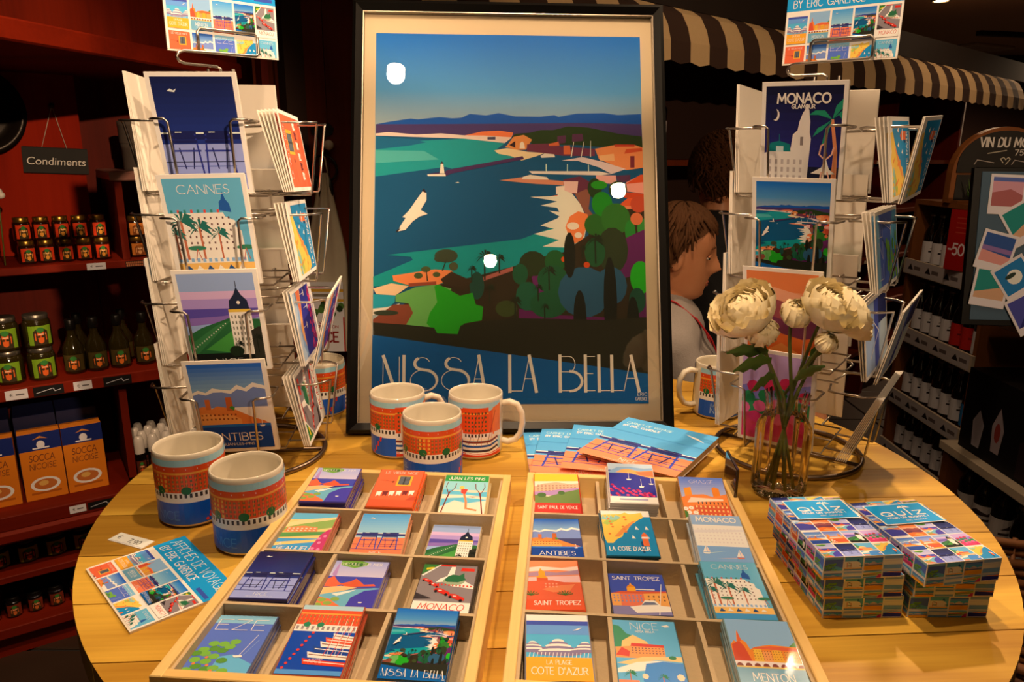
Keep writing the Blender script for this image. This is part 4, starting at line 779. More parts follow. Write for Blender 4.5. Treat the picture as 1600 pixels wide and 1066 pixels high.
for a in (
 ('theoule', -0.2262, 0.8072, 7, 4.4, 'souvenir magnet with red rocks and purple sea, farthest left compartment', '4840a0', -2),
 ('vieux', -0.1457, 0.8023, 6, 7.5, 'souvenir magnet with orange wall and yellow shuttered window', 'e0602c', -4),
 ('juan', -0.0597, 0.7969, 4, 10.6, 'souvenir magnet with bather under green JUAN LES PINS band', 'd8c89c', -3),
 ('beaulieu', -0.2328, 0.7119, 4, 2.7, 'souvenir magnet with pink blossom on yellow bay lettered BEAULIEU', 'c86c5c', -1),
 ('chairs', -0.1462, 0.7059, 4, 4.8, 'souvenir magnet with two blue chairs on orange ground by day', 'dc9c7c', -1),
 ('dusk_hotel', -0.0675, 0.6997, 2, 3.1, 'souvenir magnet with domed white hotel at dusk over lawn', 'd4c8b4', -4),
 ('night', -0.2396, 0.6155, 6, 0.3, 'souvenir magnet with two chairs under dark night sky', '34347c', -2),
 ('theoule', -0.1591, 0.6097, 4, 1.7, 'souvenir magnet with red rocks and purple bay, middle of left tray', '7874b4', -3),
 ('monaco', -0.0670, 0.6031, 4, 2.0, 'souvenir magnet with red racing cars lettered MONACO', '5c5450', -4),
 ('eze', -0.2464, 0.5177, 4, 0.0, 'souvenir magnet with green cactus and EZE lettering', '54649c', -2),
 ('port', -0.1658, 0.5147, 5, 6.5, 'souvenir magnet with moored boats before a red facade', 'b8543c', -3),
 ('nissa', -0.0798, 0.5085, 5, 7.5, 'souvenir magnet with blue bay lettered NISSA LA BELLA', '1c4c80', -4),
 ('stpaul', 0.0569, 0.7989, 5, 8.9, 'souvenir magnet with yellow sky over hill village, red band', 'c83c2c', -1),
 ('ville', 0.1463, 0.7934, 9, 9.6, 'souvenir magnet with sailing boats and bougainvillea on tallest stack', 'e4e0e0', -4),
 ('grasse', 0.2359, 0.7883, 4, 13.8, 'souvenir magnet with orange town lettered GRASSE', 'b8844c', -4),
 ('antibes', 0.0514, 0.7024, 4, 3.1, 'souvenir magnet with orange fort lettered ANTIBES', '4c5490', 0),
 ('azur', 0.1306, 0.6971, 6, 6.8, "souvenir magnet with yellow coast map lettered LA COTE D'AZUR", '1c6484', -1),
 ('sail', 0.2291, 0.6907, 5, 8.9, 'souvenir magnet with two small sails on pale blue', 'b8c8dc', -4),
 ('tropez', 0.0434, 0.6062, 5, 2.0, 'orange souvenir magnet with bell tower lettered SAINT TROPEZ', 'e0603c', 1),
 ('tropez2', 0.1268, 0.6003, 3, 1.0, 'blue souvenir magnet with white yacht lettered SAINT TROPEZ', '5c6490', -2, True),
 ('cannes', 0.2202, 0.5947, 5, 7.2, 'souvenir magnet with white palm fronted hotel', '5c9cb8', -2),
 ('plage', 0.0418, 0.5101, 5, 3.4, 'souvenir magnet with striped parasols over orange band', '9c9cb0', -1),
 ('baie', 0.1172, 0.5047, 5, 2.4, 'souvenir magnet with curved blue bay and palms lettered NICE', '5c98bc', -3),
 ('menton', 0.2156, 0.4985, 5, 6.8, 'souvenir magnet with orange old town lettered MENTON', '7ca4b4', -4)):
    magnets(*a)
o = obj('fridge_magnet', MB().box(-.030, .030, -.036, .036, 0, .0039, None, .0007).mesh('fridge_magnet', 'magnet_edge'), None, (.2805, .859, T+.0362), (math.radians(90), 0, math.radians(-94)))
o.color = (*lin('241c20'), 1); tag(o, 'dark backed magnet standing on edge at the right rail of the tray', 'magnet', 'souvenir magnets')

# ------------------------------------------------------------------ mugs
def mug_art():
    a = Art(.36, '1c58b4'); a.R(0, 88, 100, 100, 'a8d4e8'); a.R(0, 46, 73, 90, 'e4501c'); a.R(0, 78, 73, 81, 'f4a838'); a.W(0, 52, 73, 77, 33, 4, .46, .56, '4c6430'); a.W(0, 50, 73, 78, 33, 1, .1, 1, 'f08c30'); a.W(0, 82, 73, 89, 13, 1, .06, .3, 'fbe8d0'); a.W(30, 50, 38, 78, 3, 4, .5, .6, 'f8b840')
    a.R(0, 34, 73, 50, 'f4ead8'); a.W(0, 41, 73, 49, 29, 1, .5, .8, '3c3430')
    for x in (6, 19, 33, 47, 60): a.E(x, 53, 2.6, 6.5, '1c6c38', 10)
    for i in range(7): a.E(56+i*1.1+(i % 2)*.8, 4+i*4.8, .9, 2.6, 'dc3424', 7)
    a.t('BAIE DE', 10, 22, 6, '8cb4dc', None, .12); a.t('NICE', 10, 8, 12, '9cc0e4', None, .1); a.t('NICE', 30, 8, 13, '5c94d0', None, .08)
    # harbour side: tall facades, sails and striped hulls
    a.R(73, 0, 100, 100, 'a8d0e0'); a.R(73, 40, 90, 92, 'e4501c'); a.P('90 40 90 84 100 96 100 40', 'e0602c'); a.P('93 40 93 90 100 96 100 40', 'ec7c30'); a.W(74, 46, 89, 86, 7, 5, .46, .5, '4c5430'); a.R(73, 80, 90, 82, 'f4a838'); a.R(73, 34, 100, 44, 'f0e4d0'); a.W(74, 37, 89, 44, 7, 1, .5, .8, '3c3430')
    for y, c in ((36, 'f4e0b8'), (31, '7c3428'), (27, 'f8ecd0'), (23, '24508c'), (19, 'f4e4c0'), (14, '3c2c34'), (10, 'f8ecd0')): a.P(f'73 {y} 76 {y-1} 91 {y-1} 97 {y+5} 98 {y} 91 {y-5} 73 {y-5}', c)
    a.P('73 0 100 0 100 10 90 6 73 8', 'd83c1c'); a.P('73 5 90 3 100 7 100 8 90 4.5 73 6.5', 'f8d8c0')
    for x in (77, 82, 89): a.Ln([(x, 24), (x+6, 84)], .35, '8c3420'); a.Ln([(x+3, 20), (x+3, 78)], .2, 'c04830')
    return a
MUGP = mug_art()
MUGM = wrap(MUGP, .0414, .083, .35, 2*PI-.35, 'print_gloss', 40)
def mug(x, y, hdl, label):
    """hdl: direction the handle points to, degrees"""
    t = thing('souvenir_mug', label, 'mug', (x, y, T), rz(hdl), 'printed souvenir mugs')
    MB().lathe([(.0005, .001), (.034, .001), (.0365, .0), (.040, .004), (.041, .01), (.041, .091), (.0405, .0945), (.0393, .0955), (.038, .0945), (.0375, .09), (.0375, .012), (.034, .007), (.0005, .006)], 56).build('cup', 'white_glaze', t)
    MB().tube([(.040, 0, .079), (.052, 0, .082), (.063, 0, .078), (.070, 0, .066), (.0715, 0, .05), (.069, 0, .034), (.061, 0, .022), (.05, 0, .018), (.0402, 0, .020)], .0048, 10, Matrix.Diagonal((1, 1.25, 1, 1))).build('handle', 'white_glaze', t)
    obj('printed_wrap', MUGM, t, (0, 0, .006))
mug(-.397, .843, 115, 'souvenir mug with red arcade print at the left, behind the leaflet and the price tag')
mug(-.303, .780, 111, 'souvenir mug with red arcade print touching the left tray, nearest to the camera')
mug(-.172, 1.054, 20, 'souvenir mug with boat print, left mug of the three before the poster')
mug(-.110, .964, 132, 'souvenir mug with red arcade and blue sea, front one of the three before the poster')
mug(-.054, 1.054, -8, 'souvenir mug with boat print and handle to the right, before the poster')
mug(-.332, 1.225, 100, 'souvenir mug standing behind the left postcard rack')
mug(.362, 1.232, 188, 'souvenir mug with handle to the left beside the right postcard rack')

# ------------------------------------------------------------------ leaflet, price tag, notebooks, quiz boxes
SHEET = MB().box(-.074, .074, -.0525, .0525, 0, .0022).mesh('leaflet', 'card_white')
o = obj('leaflet', SHEET, None, (-.371, .693, T+.0002), rz(-46.5)); tag(o, 'collage leaflet lying on the table at the left, its corner touching the tray', 'leaflet'); obj('picture', flat(ART['sheet'], .148, .105), o, (0, 0, .0024))
pt = Art(.36, 'f0ece4'); pt.t('€', 10, 38, 34, '303030', None, .12); pt.t('7,90', 46, 26, 40, '303030', None, .14); pt.R(3, 6, 97, 10, 'c8c0b4')
o = obj('price_tag', MB().box(-.0265, .0265, -.0095, .0095, 0, .0008).mesh('price_tag', 'card_white'), None, (-.443, .774, T), rz(-22)); tag(o, 'small white price tag reading 7,90 euro on the table', 'price tag'); obj('picture', flat(pt, .052, .018), o, (0, 0, .0009))
def notebook(x, y, z, yaw, th, label):
    t = thing('notebook', label, 'notebook', (x, y, T+z), rz(yaw), 'blue and orange notebooks')
    MB().box(-.074, .074, -.077, .077, .0008, th-.0008).build('page_block', 'paper_edge', t)
    MB().box(-.075, .075, -.078, .078, th-.0008, th).box(-.075, .075, -.078, .078, 0, .0008).build('cover', 'card_white', t)
    obj('picture', flat(ART['note'], .150, .156, 'print_matte'), t, (0, 0, th+.0001))
notebook(.098, 1.045, 0, 3, .006, 'notebook with blue sky cover, bottom of the fan, farthest left')
notebook(.114, 1.032, .0062, -8, .006, 'notebook with blue sky cover, second from the left in the fan')
notebook(.160, 1.028, .0124, -11, .006, 'notebook with blue sky cover, third in the fan under the topmost')
notebook(.208, 1.018, .0186, -34, .011, 'notebook with two blue chairs on orange, topmost of the fan')
def quiz(x, y, i, yaw, label):
    w_, d_, h_ = .079, .124, .0243
    t = thing('quiz_box', label, 'box', (x, y, T+i*(h_+.0004)), rz(yaw), 'quiz game boxes')
    MB().box(-w_/2, w_/2, -d_/2, d_/2, 0, h_, None, .0006).build('carton', 'card_white', t)
    obj('top_print', flat(ART['quiz'], w_, d_, 'print_matte'), t, (0, 0, h_+.00005))
    obj('front_print', flat(ART['quiz_f'], w_, h_, 'print_matte'), t, (0, -d_/2-.00005, h_/2), (PI/2, 0, 0))
    obj('back_print', flat(ART['quiz_f'], w_, h_, 'print_matte'), t, (0, d_/2+.00005, h_/2), (PI/2, 0, PI))
    obj('side_print', flat(ART['quiz_s'], d_, h_, 'print_matte'), t, (-w_/2-.00005, 0, h_/2), (PI/2, 0, -PI/2))
    obj('side_print', flat(ART['quiz_s'], d_, h_, 'print_matte'), t, (w_/2+.00005, 0, h_/2), (PI/2, 0, PI/2))
for a in ((.347, .701, 0, 1.5, 'quiz box at the bottom of the left stack'), (.341, .697, 1, 3, 'quiz box in the middle of the left stack'), (.333, .692, 2, 5, 'quiz box with blue title panel on top of the left stack'),
          (.4335, .703, 0, .5, 'quiz box at the bottom of the right stack'), (.4345, .701, 1, 1, 'quiz box in the middle of the right stack'), (.420, .684, 2, 9.5, 'quiz box with blue title panel lying askew on top of the right stack')): quiz(*a)

# ------------------------------------------------------------------ framed poster leaning on its strut
t = thing('framed_poster', 'large black framed bay poster lettered NISSA LA BELLA, standing on the table', 'poster', (0, 1.13, T), (math.radians(70), 0, math.radians(2.5)))
FW, FH, fr, dp = .530, .730, .017, .022
def rail(p):
    """mitred moulding: outer a-b, inner b-a, sloping down to the inside"""
    (ax, ay), (bx, by), (cx, cy), (dx, dy) = p
    ex, ey = lambda u, v, q: u+(v-u)*q, None
    m1 = (ax+(dx-ax)*.35, ay+(dy-ay)*.35), (bx+(cx-bx)*.35, by+(cy-by)*.35)
    v = [(ax, ay, -dp/2), (bx, by, -dp/2), (cx, cy, -dp/2), (dx, dy, -dp/2), (ax, ay, dp/2-.003), (bx, by, dp/2-.003), (m1[1][0], m1[1][1], dp/2), (m1[0][0], m1[0][1], dp/2), (cx, cy, dp/2-.006), (dx, dy, dp/2-.006)]
    f = [(0, 3, 2, 1), (0, 1, 5, 4), (4, 5, 6, 7), (7, 6, 8, 9), (3, 9, 8, 2), (0, 4, 7, 9, 3), (1, 2, 8, 6, 5)]
    return MB().add(v, f)
X, Y0, Y1 = FW/2, 0, FH
for p in ([(-X, Y0), (X, Y0), (X-fr, Y0+fr), (-X+fr, Y0+fr)], [(X, Y0), (X, Y1), (X-fr, Y1-fr), (X-fr, Y0+fr)], [(X, Y1), (-X, Y1), (-X+fr, Y1-fr), (X-fr, Y1-fr)], [(-X, Y1), (-X, Y0), (-X+fr, Y0+fr), (-X+fr, Y1-fr)]):
    rail(p).build('frame_rail', 'black_frame', t, (0, 0, dp/2))
xi, yi0, yi1 = X-fr, Y0+fr, Y1-fr
MB().box(-xi, xi, yi0, yi0+.0016, .008, .0155).box(-xi, xi, yi1-.0016, yi1, .008, .0155).box(-xi, -xi+.0016, yi0, yi1, .008, .0155).box(xi-.0016, xi, yi0, yi1, .008, .0155).build('silver_lip', 'silver_lip', t)
MB().box(-xi, xi, yi0, yi1, .001, .004).build('backing_board', 'backing', t)
MB().box(-xi+.0016, xi-.0016, yi0+.0016, yi1-.0016, .004, .0055).build('mount', 'mat_board', t)
pp = obj('picture', flat(ART['nissa'], .4535, .6325, 'print_poster'), t, (0, .362, .0056))
ft = Art(.05); ft.t('ERICGARENCE-COM', 0, 20, 60, 'a89c88', 100, .1); obj('footer_print', flat(ft, .05, .0045, 'print_poster'), t, (.0, .033, .0057))
MB().box(-xi+.0016, xi-.0016, yi0+.0016, yi1-.0016, .0102, .0122).build('glass_pane', 'clear_pane', t)
# strut: from the back of the frame down to the table behind it
Mi = (Tr(0, 1.13, T) @ Rz(math.radians(2.5)) @ Matrix.Rotation(math.radians(70), 4, 'X')).inverted()
top = Vector((0, .5, -.001)); foot = Mi @ Vector((-.01, 1.435, T+.006))
MB().tube([top, foot], [.011, .007], 4).build('strut', 'backing', t)

# ------------------------------------------------------------------ wire postcard racks and their cards
CW, CH, CT = .105, .148, .0012
CARDM = MB().box(-CW/2, CW/2, 0, CH, -CT, 0).mesh('postcard', 'card_white'); CARDL = MB().box(-CH/2, CH/2, 0, CW, -CT, 0).mesh('postcard', 'card_white')
ZB = [.388, .270, .152, .034]
def rack(label, x, y, yaw, sign_yaw):
    t = thing('postcard_rack', label, 'postcard rack', (x, y, T), rz(yaw), 'revolving wire postcard racks')
    MB().tube([(.106*math.cos(2*PI*i/48), .106*math.sin(2*PI*i/48), .004) for i in range(48)], .004, 8, None, True).build('base_ring', 'ring_steel', t)
    MB().tube([(-.106, 0, .004), (.106, 0, .004)], .003, 6).tube([(0, -.106, .0045), (0, .106, .0045)], .003, 6).build('base_cross', 'ring_steel', t)
    for sx in (-.016, .016): MB().tube([(sx, 0, .004), (sx, 0, .548)], .0022, 6).build('upright', 'steel_wire', t)
    for zb in ZB:
        MB().tube([(.062, .062, zb-.002), (-.062, .062, zb-.002), (-.062, -.062, zb-.002), (.062, -.062, zb-.002)], .0015, 6, None, True).tube([(-.062, 0, zb-.002), (.062, 0, zb-.002)], .0015, 6).build('tier_frame', 'steel_wire', t); MB().tube([(-.062, 0, zb+.088), (.062, 0, zb+.088)], .0015, 6).tube([(0, -.062, zb+.088), (0, .062, zb+.088)], .0015, 6).build('tier_cross', 'steel_wire', t)
        for k in range(4):
            m_ = MB(); M = Rz(k*PI/2)
            for s in (-1, 1): m_.tube([(s*.012, -.055, zb+.088), (s*.054, -.062, zb+.09), (s*.059, -.07, zb+.091), (s*.059, -.108, zb+.091), (s*.054, -.115, zb+.0915), (s*.040, -.118 if k in (0, 3) else -.127, zb+.0915), (s*.036, -.117 if k in (0, 3) else -.126, zb+.088), (s*.034, -.100 if k in (0, 3) else -.115, zb+.002), (s*.034, -.098 if k in (0, 3) else -.113, zb-.002), (s*.034, -.06, zb-.002)], .0017, 6, M)
            m_.build('pocket_wire', 'steel_wire', t)
    M = Rz(math.radians(sign_yaw-yaw))
    MB().tube([(0, 0, .540), (0, 0, .548), (-.005, 0, .5505), (-.045, 0, .551), (-.052, 0, .5535), (-.055, 0, .559), (-.052, 0, .5645), (-.045, 0, .567), (.05, 0, .568), (.054, 0, .571), (.054, 0, .592), (.05, 0, .596), (-.022, 0, .596), (-.026, 0, .592), (-.026, 0, .569)], .002, 8, M).build('sign_holder', 'steel_wire', t)
    return t
def put(x, y, yaw, k, tier, art, label, n=3, side=False, lean=12, roll=0, dr=0, group=None, dx=0, dz=0):
    """a stack of cards in one pocket; the outermost carries the picture that shows"""
    M0 = Tr(x, y, T) @ Rz(math.radians(yaw+90*k)) @ Tr(dx, -.111+dr, ZB[tier]+.0015+dz)
    for i in range(n):
        front = i == n-1
        lo = lean+(n-1-i)*(1.2 if lean > 0 else -.5)
        M = M0 @ Tr(0, (n-1-i)*.0026, 0) @ Matrix.Rotation(math.radians(roll), 4, 'Y') @ Matrix.Rotation(math.radians(90-lo), 4, 'X')
        o = obj('postcard', CARDL if side else CARDM); o.matrix_world = M
        tag(o, label if front else 'card tucked behind the '+' '.join(label.replace(',', '').split()[:12]), 'postcard', 'postcards in the wire racks' if front else 'cards tucked behind the '+art+' card')
        if front or i == n-2 and n > 1: obj('picture', flat(CARD[art].rotated() if False else (RC[art] if side else CARD[art]), CH if side else CW, CW if side else CH, 'print_matte'), o, (0, (CW if side else CH)/2, .00005))
RC = {k: CARD[k].rotated() for k in CARD}
LX, LY, LYAW = -.390, 1.035, 6
RX, RY, RYAW = .426, 1.062, -36
rack('revolving wire postcard rack left of the poster', LX, LY, LYAW, 42); rack('revolving wire postcard rack right of the poster, behind the flowers', RX, RY, RYAW, -38)
for nm, x, y, sy in (('left', LX, LY, 42), ('right', RX, RY, -38)):
    o = obj('leaflet', MB().box(-.074, .074, 0, .105, -.0011, .0011).mesh('leaflet', 'card_white'), None, None)
    o.matrix_world = Tr(x, y, T) @ Rz(math.radians(sy)) @ Tr(.010, .0045, .566) @ Matrix.Rotation(math.radians(90), 4, 'X')
    tag(o, 'collage leaflet held upright on top of the %s postcard rack' % nm, 'leaflet'); obj('picture', flat(ART['sheet'], .148, .105), o, (0, .0525, .0013))
A_ = (LX, LY, LYAW)
put(*A_, 0, 0, 'night', 'postcard with two chairs under a dark night sky, top front pocket of the left rack', 3, False, -14, -1.0, .034, None, -.004)
put(*A_, 0, 1, 'cannes', 'postcard with white hotel and palms lettered CANNES in the left rack', 4, False, -14, -1.5, .034, None, -.002)
put(*A_, 0, 2, 'dusk_hotel', 'postcard with domed hotel at dusk in the left rack', 4, False, -14, -1, .034, None, .002)
put(*A_, 0, 3, 'antibes', 'postcard with orange fort lettered ANTIBES, bottom front pocket of the left rack', 4, False, -15, -1, .034, None, .004)
put(*A_, 1, 0, 'vieux', 'sideways orange postcard with yellow shutters, top right pocket of the left rack', 6, True, 9, 2, .012)
put(*A_, 1, 1, 'azur', 'sideways postcard with yellow coast map, right pocket of the left rack', 4, True, 7, 2, .012)
put(*A_, 1, 2, 'ville', 'sideways boat postcard standing against the left rack frame', 3, True, 8, 2, .012)
put(*A_, 1, 2, 'ville', 'sideways boat postcard tipped outward in the left rack', 2, True, -14, -2, 0)
put(*A_, 1, 3, 'monaco', 'sideways racing car postcard, bottom right pocket of the left rack', 4, True, 10, 2, .012)
B_ = (RX, RY, RYAW)
put(*B_, 0, 0, 'glamour', 'night casino postcard lettered MONACO GLAMOUR, top front pocket of the right rack', 4, False, -14, 1, .034)
put(*B_, 0, 1, 'nissa', 'postcard with blue bay, front pocket of the right rack under the casino card', 4, False, -14, 0, .034)
put(*B_, 0, 2, 'esterel', 'orange desert coloured postcard half hidden by the flowers', 4, False, -14, -1, .034)
put(*B_, 0, 3, 'peony', 'pink flower postcard behind the glass vase', 5, False, -10, 0, .034)
put(*B_, 1, 0, 'azur', 'sideways coast map postcard against the right rack frame', 4, True, 8, -2)
put(*B_, 1, 0, 'azur', 'sideways coast map postcard tipped outward, top of the right rack', 2, True, -8, -3, -.012)
put(*B_, 1, 1, 'eze', 'sideways cactus postcard lettered EZE, right pocket of the right rack', 4, True, 9, -1)
put(*B_, 1, 2, 'bird', 'sideways pale blue postcard stack right of the large white flower', 3, True, 8, -2)
put(*B_, 1, 2, 'bird', 'sideways dark blue postcard tipped outward right of the large white flower', 2, True, -12, -3, -.012)
put(*B_, 1, 3, 'bird', 'thick stack of sideways cards tipped outward, bottom right of the right rack', 6, True, -20, -2, .012)
for nm, R_ in (('left', A_), ('right', B_)):
    for tier in range(4):
        put(*R_, 3, tier, ('cannes', 'eze', 'plage', 'menton')[tier], 'white backed card in the %s outer pocket of %s rack' % (('top', 'second', 'third', 'bottom')[tier], nm), 3, False, -4, -2, .014)
        put(*R_, 2, tier, ('baie', 'sail', 'juan', 'night')[tier], 'white backed card in the %s rear pocket of %s rack' % (('top', 'second', 'third', 'bottom')[tier], nm), 2, False, 10, 0)

# ------------------------------------------------------------------ fluted glass vase with white ranunculus
t = thing('glass_vase', 'fluted clear glass vase standing beside the quiz boxes', 'vase', (.362, .918, T))
fl_ = lambda a, z: 1+.035*math.cos(16*a)*(1 if z > .006 else 0)
prof = [(.001, .003), (.033, .003), (.0345, .008), (.0345, .06), (.035, .088), (.0335, .098), (.029, .106), (.0255, .112), (.0248, .12), (.026, .132), (.0285, .142)]
pin = [(r-.0016, z+.003) for r, z in prof[1:-1]]+[(.0269, .142)]
MB().lathe(prof, 96, None, fl_).build('glass_body', 'vase_glass', t)
def petal_mesh(w_, h, cup, ruf, seed):
    rnd = random.Random(seed); v = []; f = []; nu, nv = 6, 6
    for i in range(nv+1):
        q = i/nv; wd = w_*(math.sin(PI*(.12+.80*q))**.7)
        for j in range(nu+1):
            p = j/nu*2-1
            v.append((p*wd/2, -cup*(1-(2*q-1)**2*.6)-p*p*-cup*.7+rnd.uniform(-ruf, ruf)*q, h*q+rnd.uniform(-ruf, ruf)*q))
    for i in range(nv):
        for j in range(nu): a = i*(nu+1)+j; f.append((a, a+1, a+nu+2, a+nu+1))
    return v, f
PET = []
for s_ in range(4):
    m_ = MB(); v, f = petal_mesh(1.3, 1.0, .32, .02, s_); m_.add(v, f, True); PET.append(m_.mesh('petal', 'petal'))
def bloom(label, c, r, axis, foot, openness=.5, rows=5, squash=1):
    """ranunculus: rows of cupped petals round a core, stem down into the vase"""
    t = thing('white_ranunculus', label, 'flower', c, (0, 0, 0), 'white ranunculus in the vase')
    q = Vector(axis).normalized().to_track_quat('Z', 'Y').to_matrix().to_4x4()
    MB().ball((0, 0, r*.1), r*.36, r*.36, r*.34, 12, 8, q).build('core', 'petal_core' if openness < .4 else 'petal', t)
    for k in range(rows):
        n = 5+k; rad = r*(.18+.5*k/rows); tilt = -12+openness*95*(k/rows)**1.3
        for j in range(n):
            a = 2*PI*(j+.5*(k % 2))/n+random.uniform(-.12, .12); s = r*(.8+.12*k/rows)*random.uniform(.94, 1.06)
            M = q @ Rz(a) @ Tr(0, -rad*.62, -r*.55) @ Matrix.Rotation(math.radians(tilt+random.uniform(-5, 5)), 4, 'X') @ Matrix.Diagonal((s*1.15, s*.9, s*1.25*squash, 1))
            o = obj('petal', PET[(j+k) % 4], t); o.matrix_local = M
    C_ = Vector(c); F = Vector(foot)-C_; b = -(q.to_3x3() @ Vector((0, 0, 1)))*r*.45
    mid = Vector((.362, .918, T+.135))+Vector((foot[0]-.362, foot[1]-.918, 0))*-.55-C_
    p0, p1, p2, p3 = b, b*1.9, mid, F
    pts = []
    for i in range(9):
        u = i/8; pts.append(p0.lerp(p1, min(1, u*2)).lerp(p1.lerp(mid, u), u) if u < .99 else mid)
    pts += [mid.lerp(F, .5), F]
    MB().tube(pts, .0023, 7).build('stem', 'stem_green', t)
    return t, C_, mid
FL = [bloom('large white ranunculus turned left, leftmost of the bunch', (.290, .905, 1.204), .038, (-.62, -.30, .75), (.372, .925, T+.010), .75, 6),
      bloom('half open white ranunculus in the middle of the bunch', (.357, .906, 1.200), .0245, (.12, -.62, .75), (.356, .93, T+.010), .3, 5),
      bloom('round white ranunculus hanging lowest at the left of the bunch', (.312, .894, 1.180), .0265, (-.3, -.72, .6), (.38, .91, T+.010), .22, 5),
      bloom('large ruffled white ranunculus at the right of the bunch', (.402, .908, 1.209), .036, (.25, -.55, .8), (.35, .905, T+.010), .7, 6),
      bloom('large white ranunculus facing right, rightmost of the bunch', (.436, .922, 1.197), .033, (.85, -.25, .5), (.345, .92, T+.010), .7, 6),
      bloom('small greenish white ranunculus bud below the right flowers', (.390, .885, 1.168), .0195, (.3, -.6, .7), (.365, .90, T+.010), .12, 4)]
def leaf(parent, base, tip, wd):
    b, e = Vector(base), Vector(tip); d = (e-b); side = d.cross(Vector((0, 1, .25))).normalized(); v = []; f = []
    for i in range(7):
        q = i/6; wv = wd*math.sin(PI*min(1, .08+q*.92))**.8*(1+.25*math.cos(q*18)); c = b+d*q+Vector((0, 0, -.012*q*q))
        v += [c-side*wv, c+Vector((0, -.002, -.002)), c+side*wv]
    for i in range(6): f += [(3*i, 3*i+1, 3*i+4, 3*i+3), (3*i+1, 3*i+2, 3*i+5, 3*i+4)]
    o = MB().add([tuple(p-parent[1]) for p in v], f, True).build('leaf', 'leaf_green', parent[0])
leaf(FL[0], (.325, .905, 1.150), (.268, .888, 1.166), .010); leaf(FL[0], (.330, .903, 1.140), (.277, .885, 1.143), .011); leaf(FL[2], (.335, .900, 1.120), (.300, .880, 1.118), .010)
leaf(FL[5], (.362, .893, 1.118), (.386, .872, 1.155), .008); leaf(FL[3], (.378, .905, 1.135), (.402, .895, 1.190), .007)

# ------------------------------------------------------------------ left jar shelving (local x along the shelves, y to the back)
RL = math.radians(34.04)
def SL_(u, v, z): return tuple(ML @ Vector((u, v, z)))
t = thing('jar_shelving', 'dark red wooden shelving unit filled with jars at the left', 'shelf', SL_(0, 0, 0), (0, 0, RL))
for z, th, v0 in ((1.099, .021, 0), (.782, .033, 0), (.437, .04, -.02), (.255, .02, 0), (.10, .03, 0)):
    MB().box(-.95, .56, v0, .34, z-th, z, None, .002).build('shelf_board', 'red_wood', t)
MB().box(-.95, .56, -.03, .0, .36, .397, None, .008).build('moulding', 'red_wood', t)
MB().box(-.95, .56, .03, .34, 0, .07).build('plinth', 'red_wood', t)
for u0, u1 in ((-.95, -.45), (-.449, .088), (.089, .56)): MB().box(u0, u1, .335, .357, .07, 2.2).build('back_panel', 'red_wood_v', t)
MB().box(-.3, .088, .24, .25, 1.10, 1.66).build('display_panel', wood('panel_lit', 'b02806', '801602', .7, 5, 2, 2.0, 0, .5, False, .08), t)  # lamplight put into the panel's colour, a brighter red than the boards
for u in (-.95, .54): MB().box(u, u+.02, 0, .34, .07, 2.2).build('side_panel', 'red_wood_v', t)
MB().box(.132, .15, .005, .33, 1.0995, 1.31).build('divider', 'red_wood_v', t)
MB().box(.122, .56, 0, .33, 1.31, 1.336, None, .003).build('compartment_top', mat('pinkish_lip', 'a87468', .35), t)
MB().box(.08, .10, .02, .33, .46, .745).build('divider', 'red_wood_v', t)
def strip(u, z, w_, h_, kind, v=-.0015):
    """price ticket or chalk label on the shelf edge"""
    a = Art(h_/w_, 'd8ccb8' if kind == 'p' else '15120f')
    if kind == 'p': a.t('€', 20, 34, 34, '403830', None, .12); a.R(46, 40, 84, 56, '6c6258')
    elif kind == 'b':
        for i in range(9):
            for j in range(2): a.R(4+i*10.5, 10+j*45, 12+i*10.5, 46+j*45, 'b86c3c')
    else: a.Ln([(10+i*5, 34+(i*37) % 34) for i in range(17)], 2.2, 'c8c0b0')
    o = obj('shelf_label', flat(a, w_, h_), t, (u, v, z), (PI/2, 0, 0))
for q in ((.065, 1.088, .045, .018, 'p'), (.158, 1.088, .045, .016, 'b'), (.205, 1.088, .05, .018, 'p'), (-.157, .765, .05, .026, 'p'), (-.085, .765, .07, .026, 'c'), (-.005, .765, .044, .024, 'p'), (.08, .765, .07, .026, 'c')): strip(*q)
strip(-.06, .418, .04, .022, 'p', -.0215); strip(.0, .418, .07, .022, 'c', -.0215)

def label_art(bg, fruit, top='3c7c2c', dark='3a2c14', txt=None):
    a = Art(1.0, bg); a.P('20 0 20 70 34 84 50 76 66 84 80 70 80 0', dark); a.P('26 26 26 60 38 68 50 60 62 68 74 60 74 26 50 8', fruit); a.E(50, 78, 16, 14, top, 10); a.E(42, 44, 7, 6, dark, 8); a.E(58, 44, 7, 6, dark, 8); a.R(30, 54, 70, 58, 'f4d8a0'); return a
def jar(name, r, h, glass, lid, art, a0=-2.3, a1=-.6, neck=.82, lh=.012):
    b = MB().lathe([(.001, 0), (r*.92, 0), (r, r*.12), (r, h*.72), (r*.93, h*.8), (r*neck, h-lh), (r*neck*.9, h-lh)], 20).mesh('jar_glass', glass)
    l = MB().lathe([(r*.86, h-lh-.001), (r*.88, h-lh), (r*.88, h-.001), (r*.84, h), (.001, h)], 20).mesh('lid', lid)
    p = wrap(art, r+.0006, h*.58, a0, a1, 'print_matte', 10)
    def make(label, cat, loc, yaw, group):
        t = thing(name, label, cat, loc, (0, 0, yaw), group); obj('jar_glass', b, t); obj('lid', l, t); obj('label', p, t, (0, 0, h*.1)); return t
    return make
red = jar('sauce_jar', .0205, .060, 'amber_glass', 'gold_lid', label_art('dc3c14', 'f0a030'))
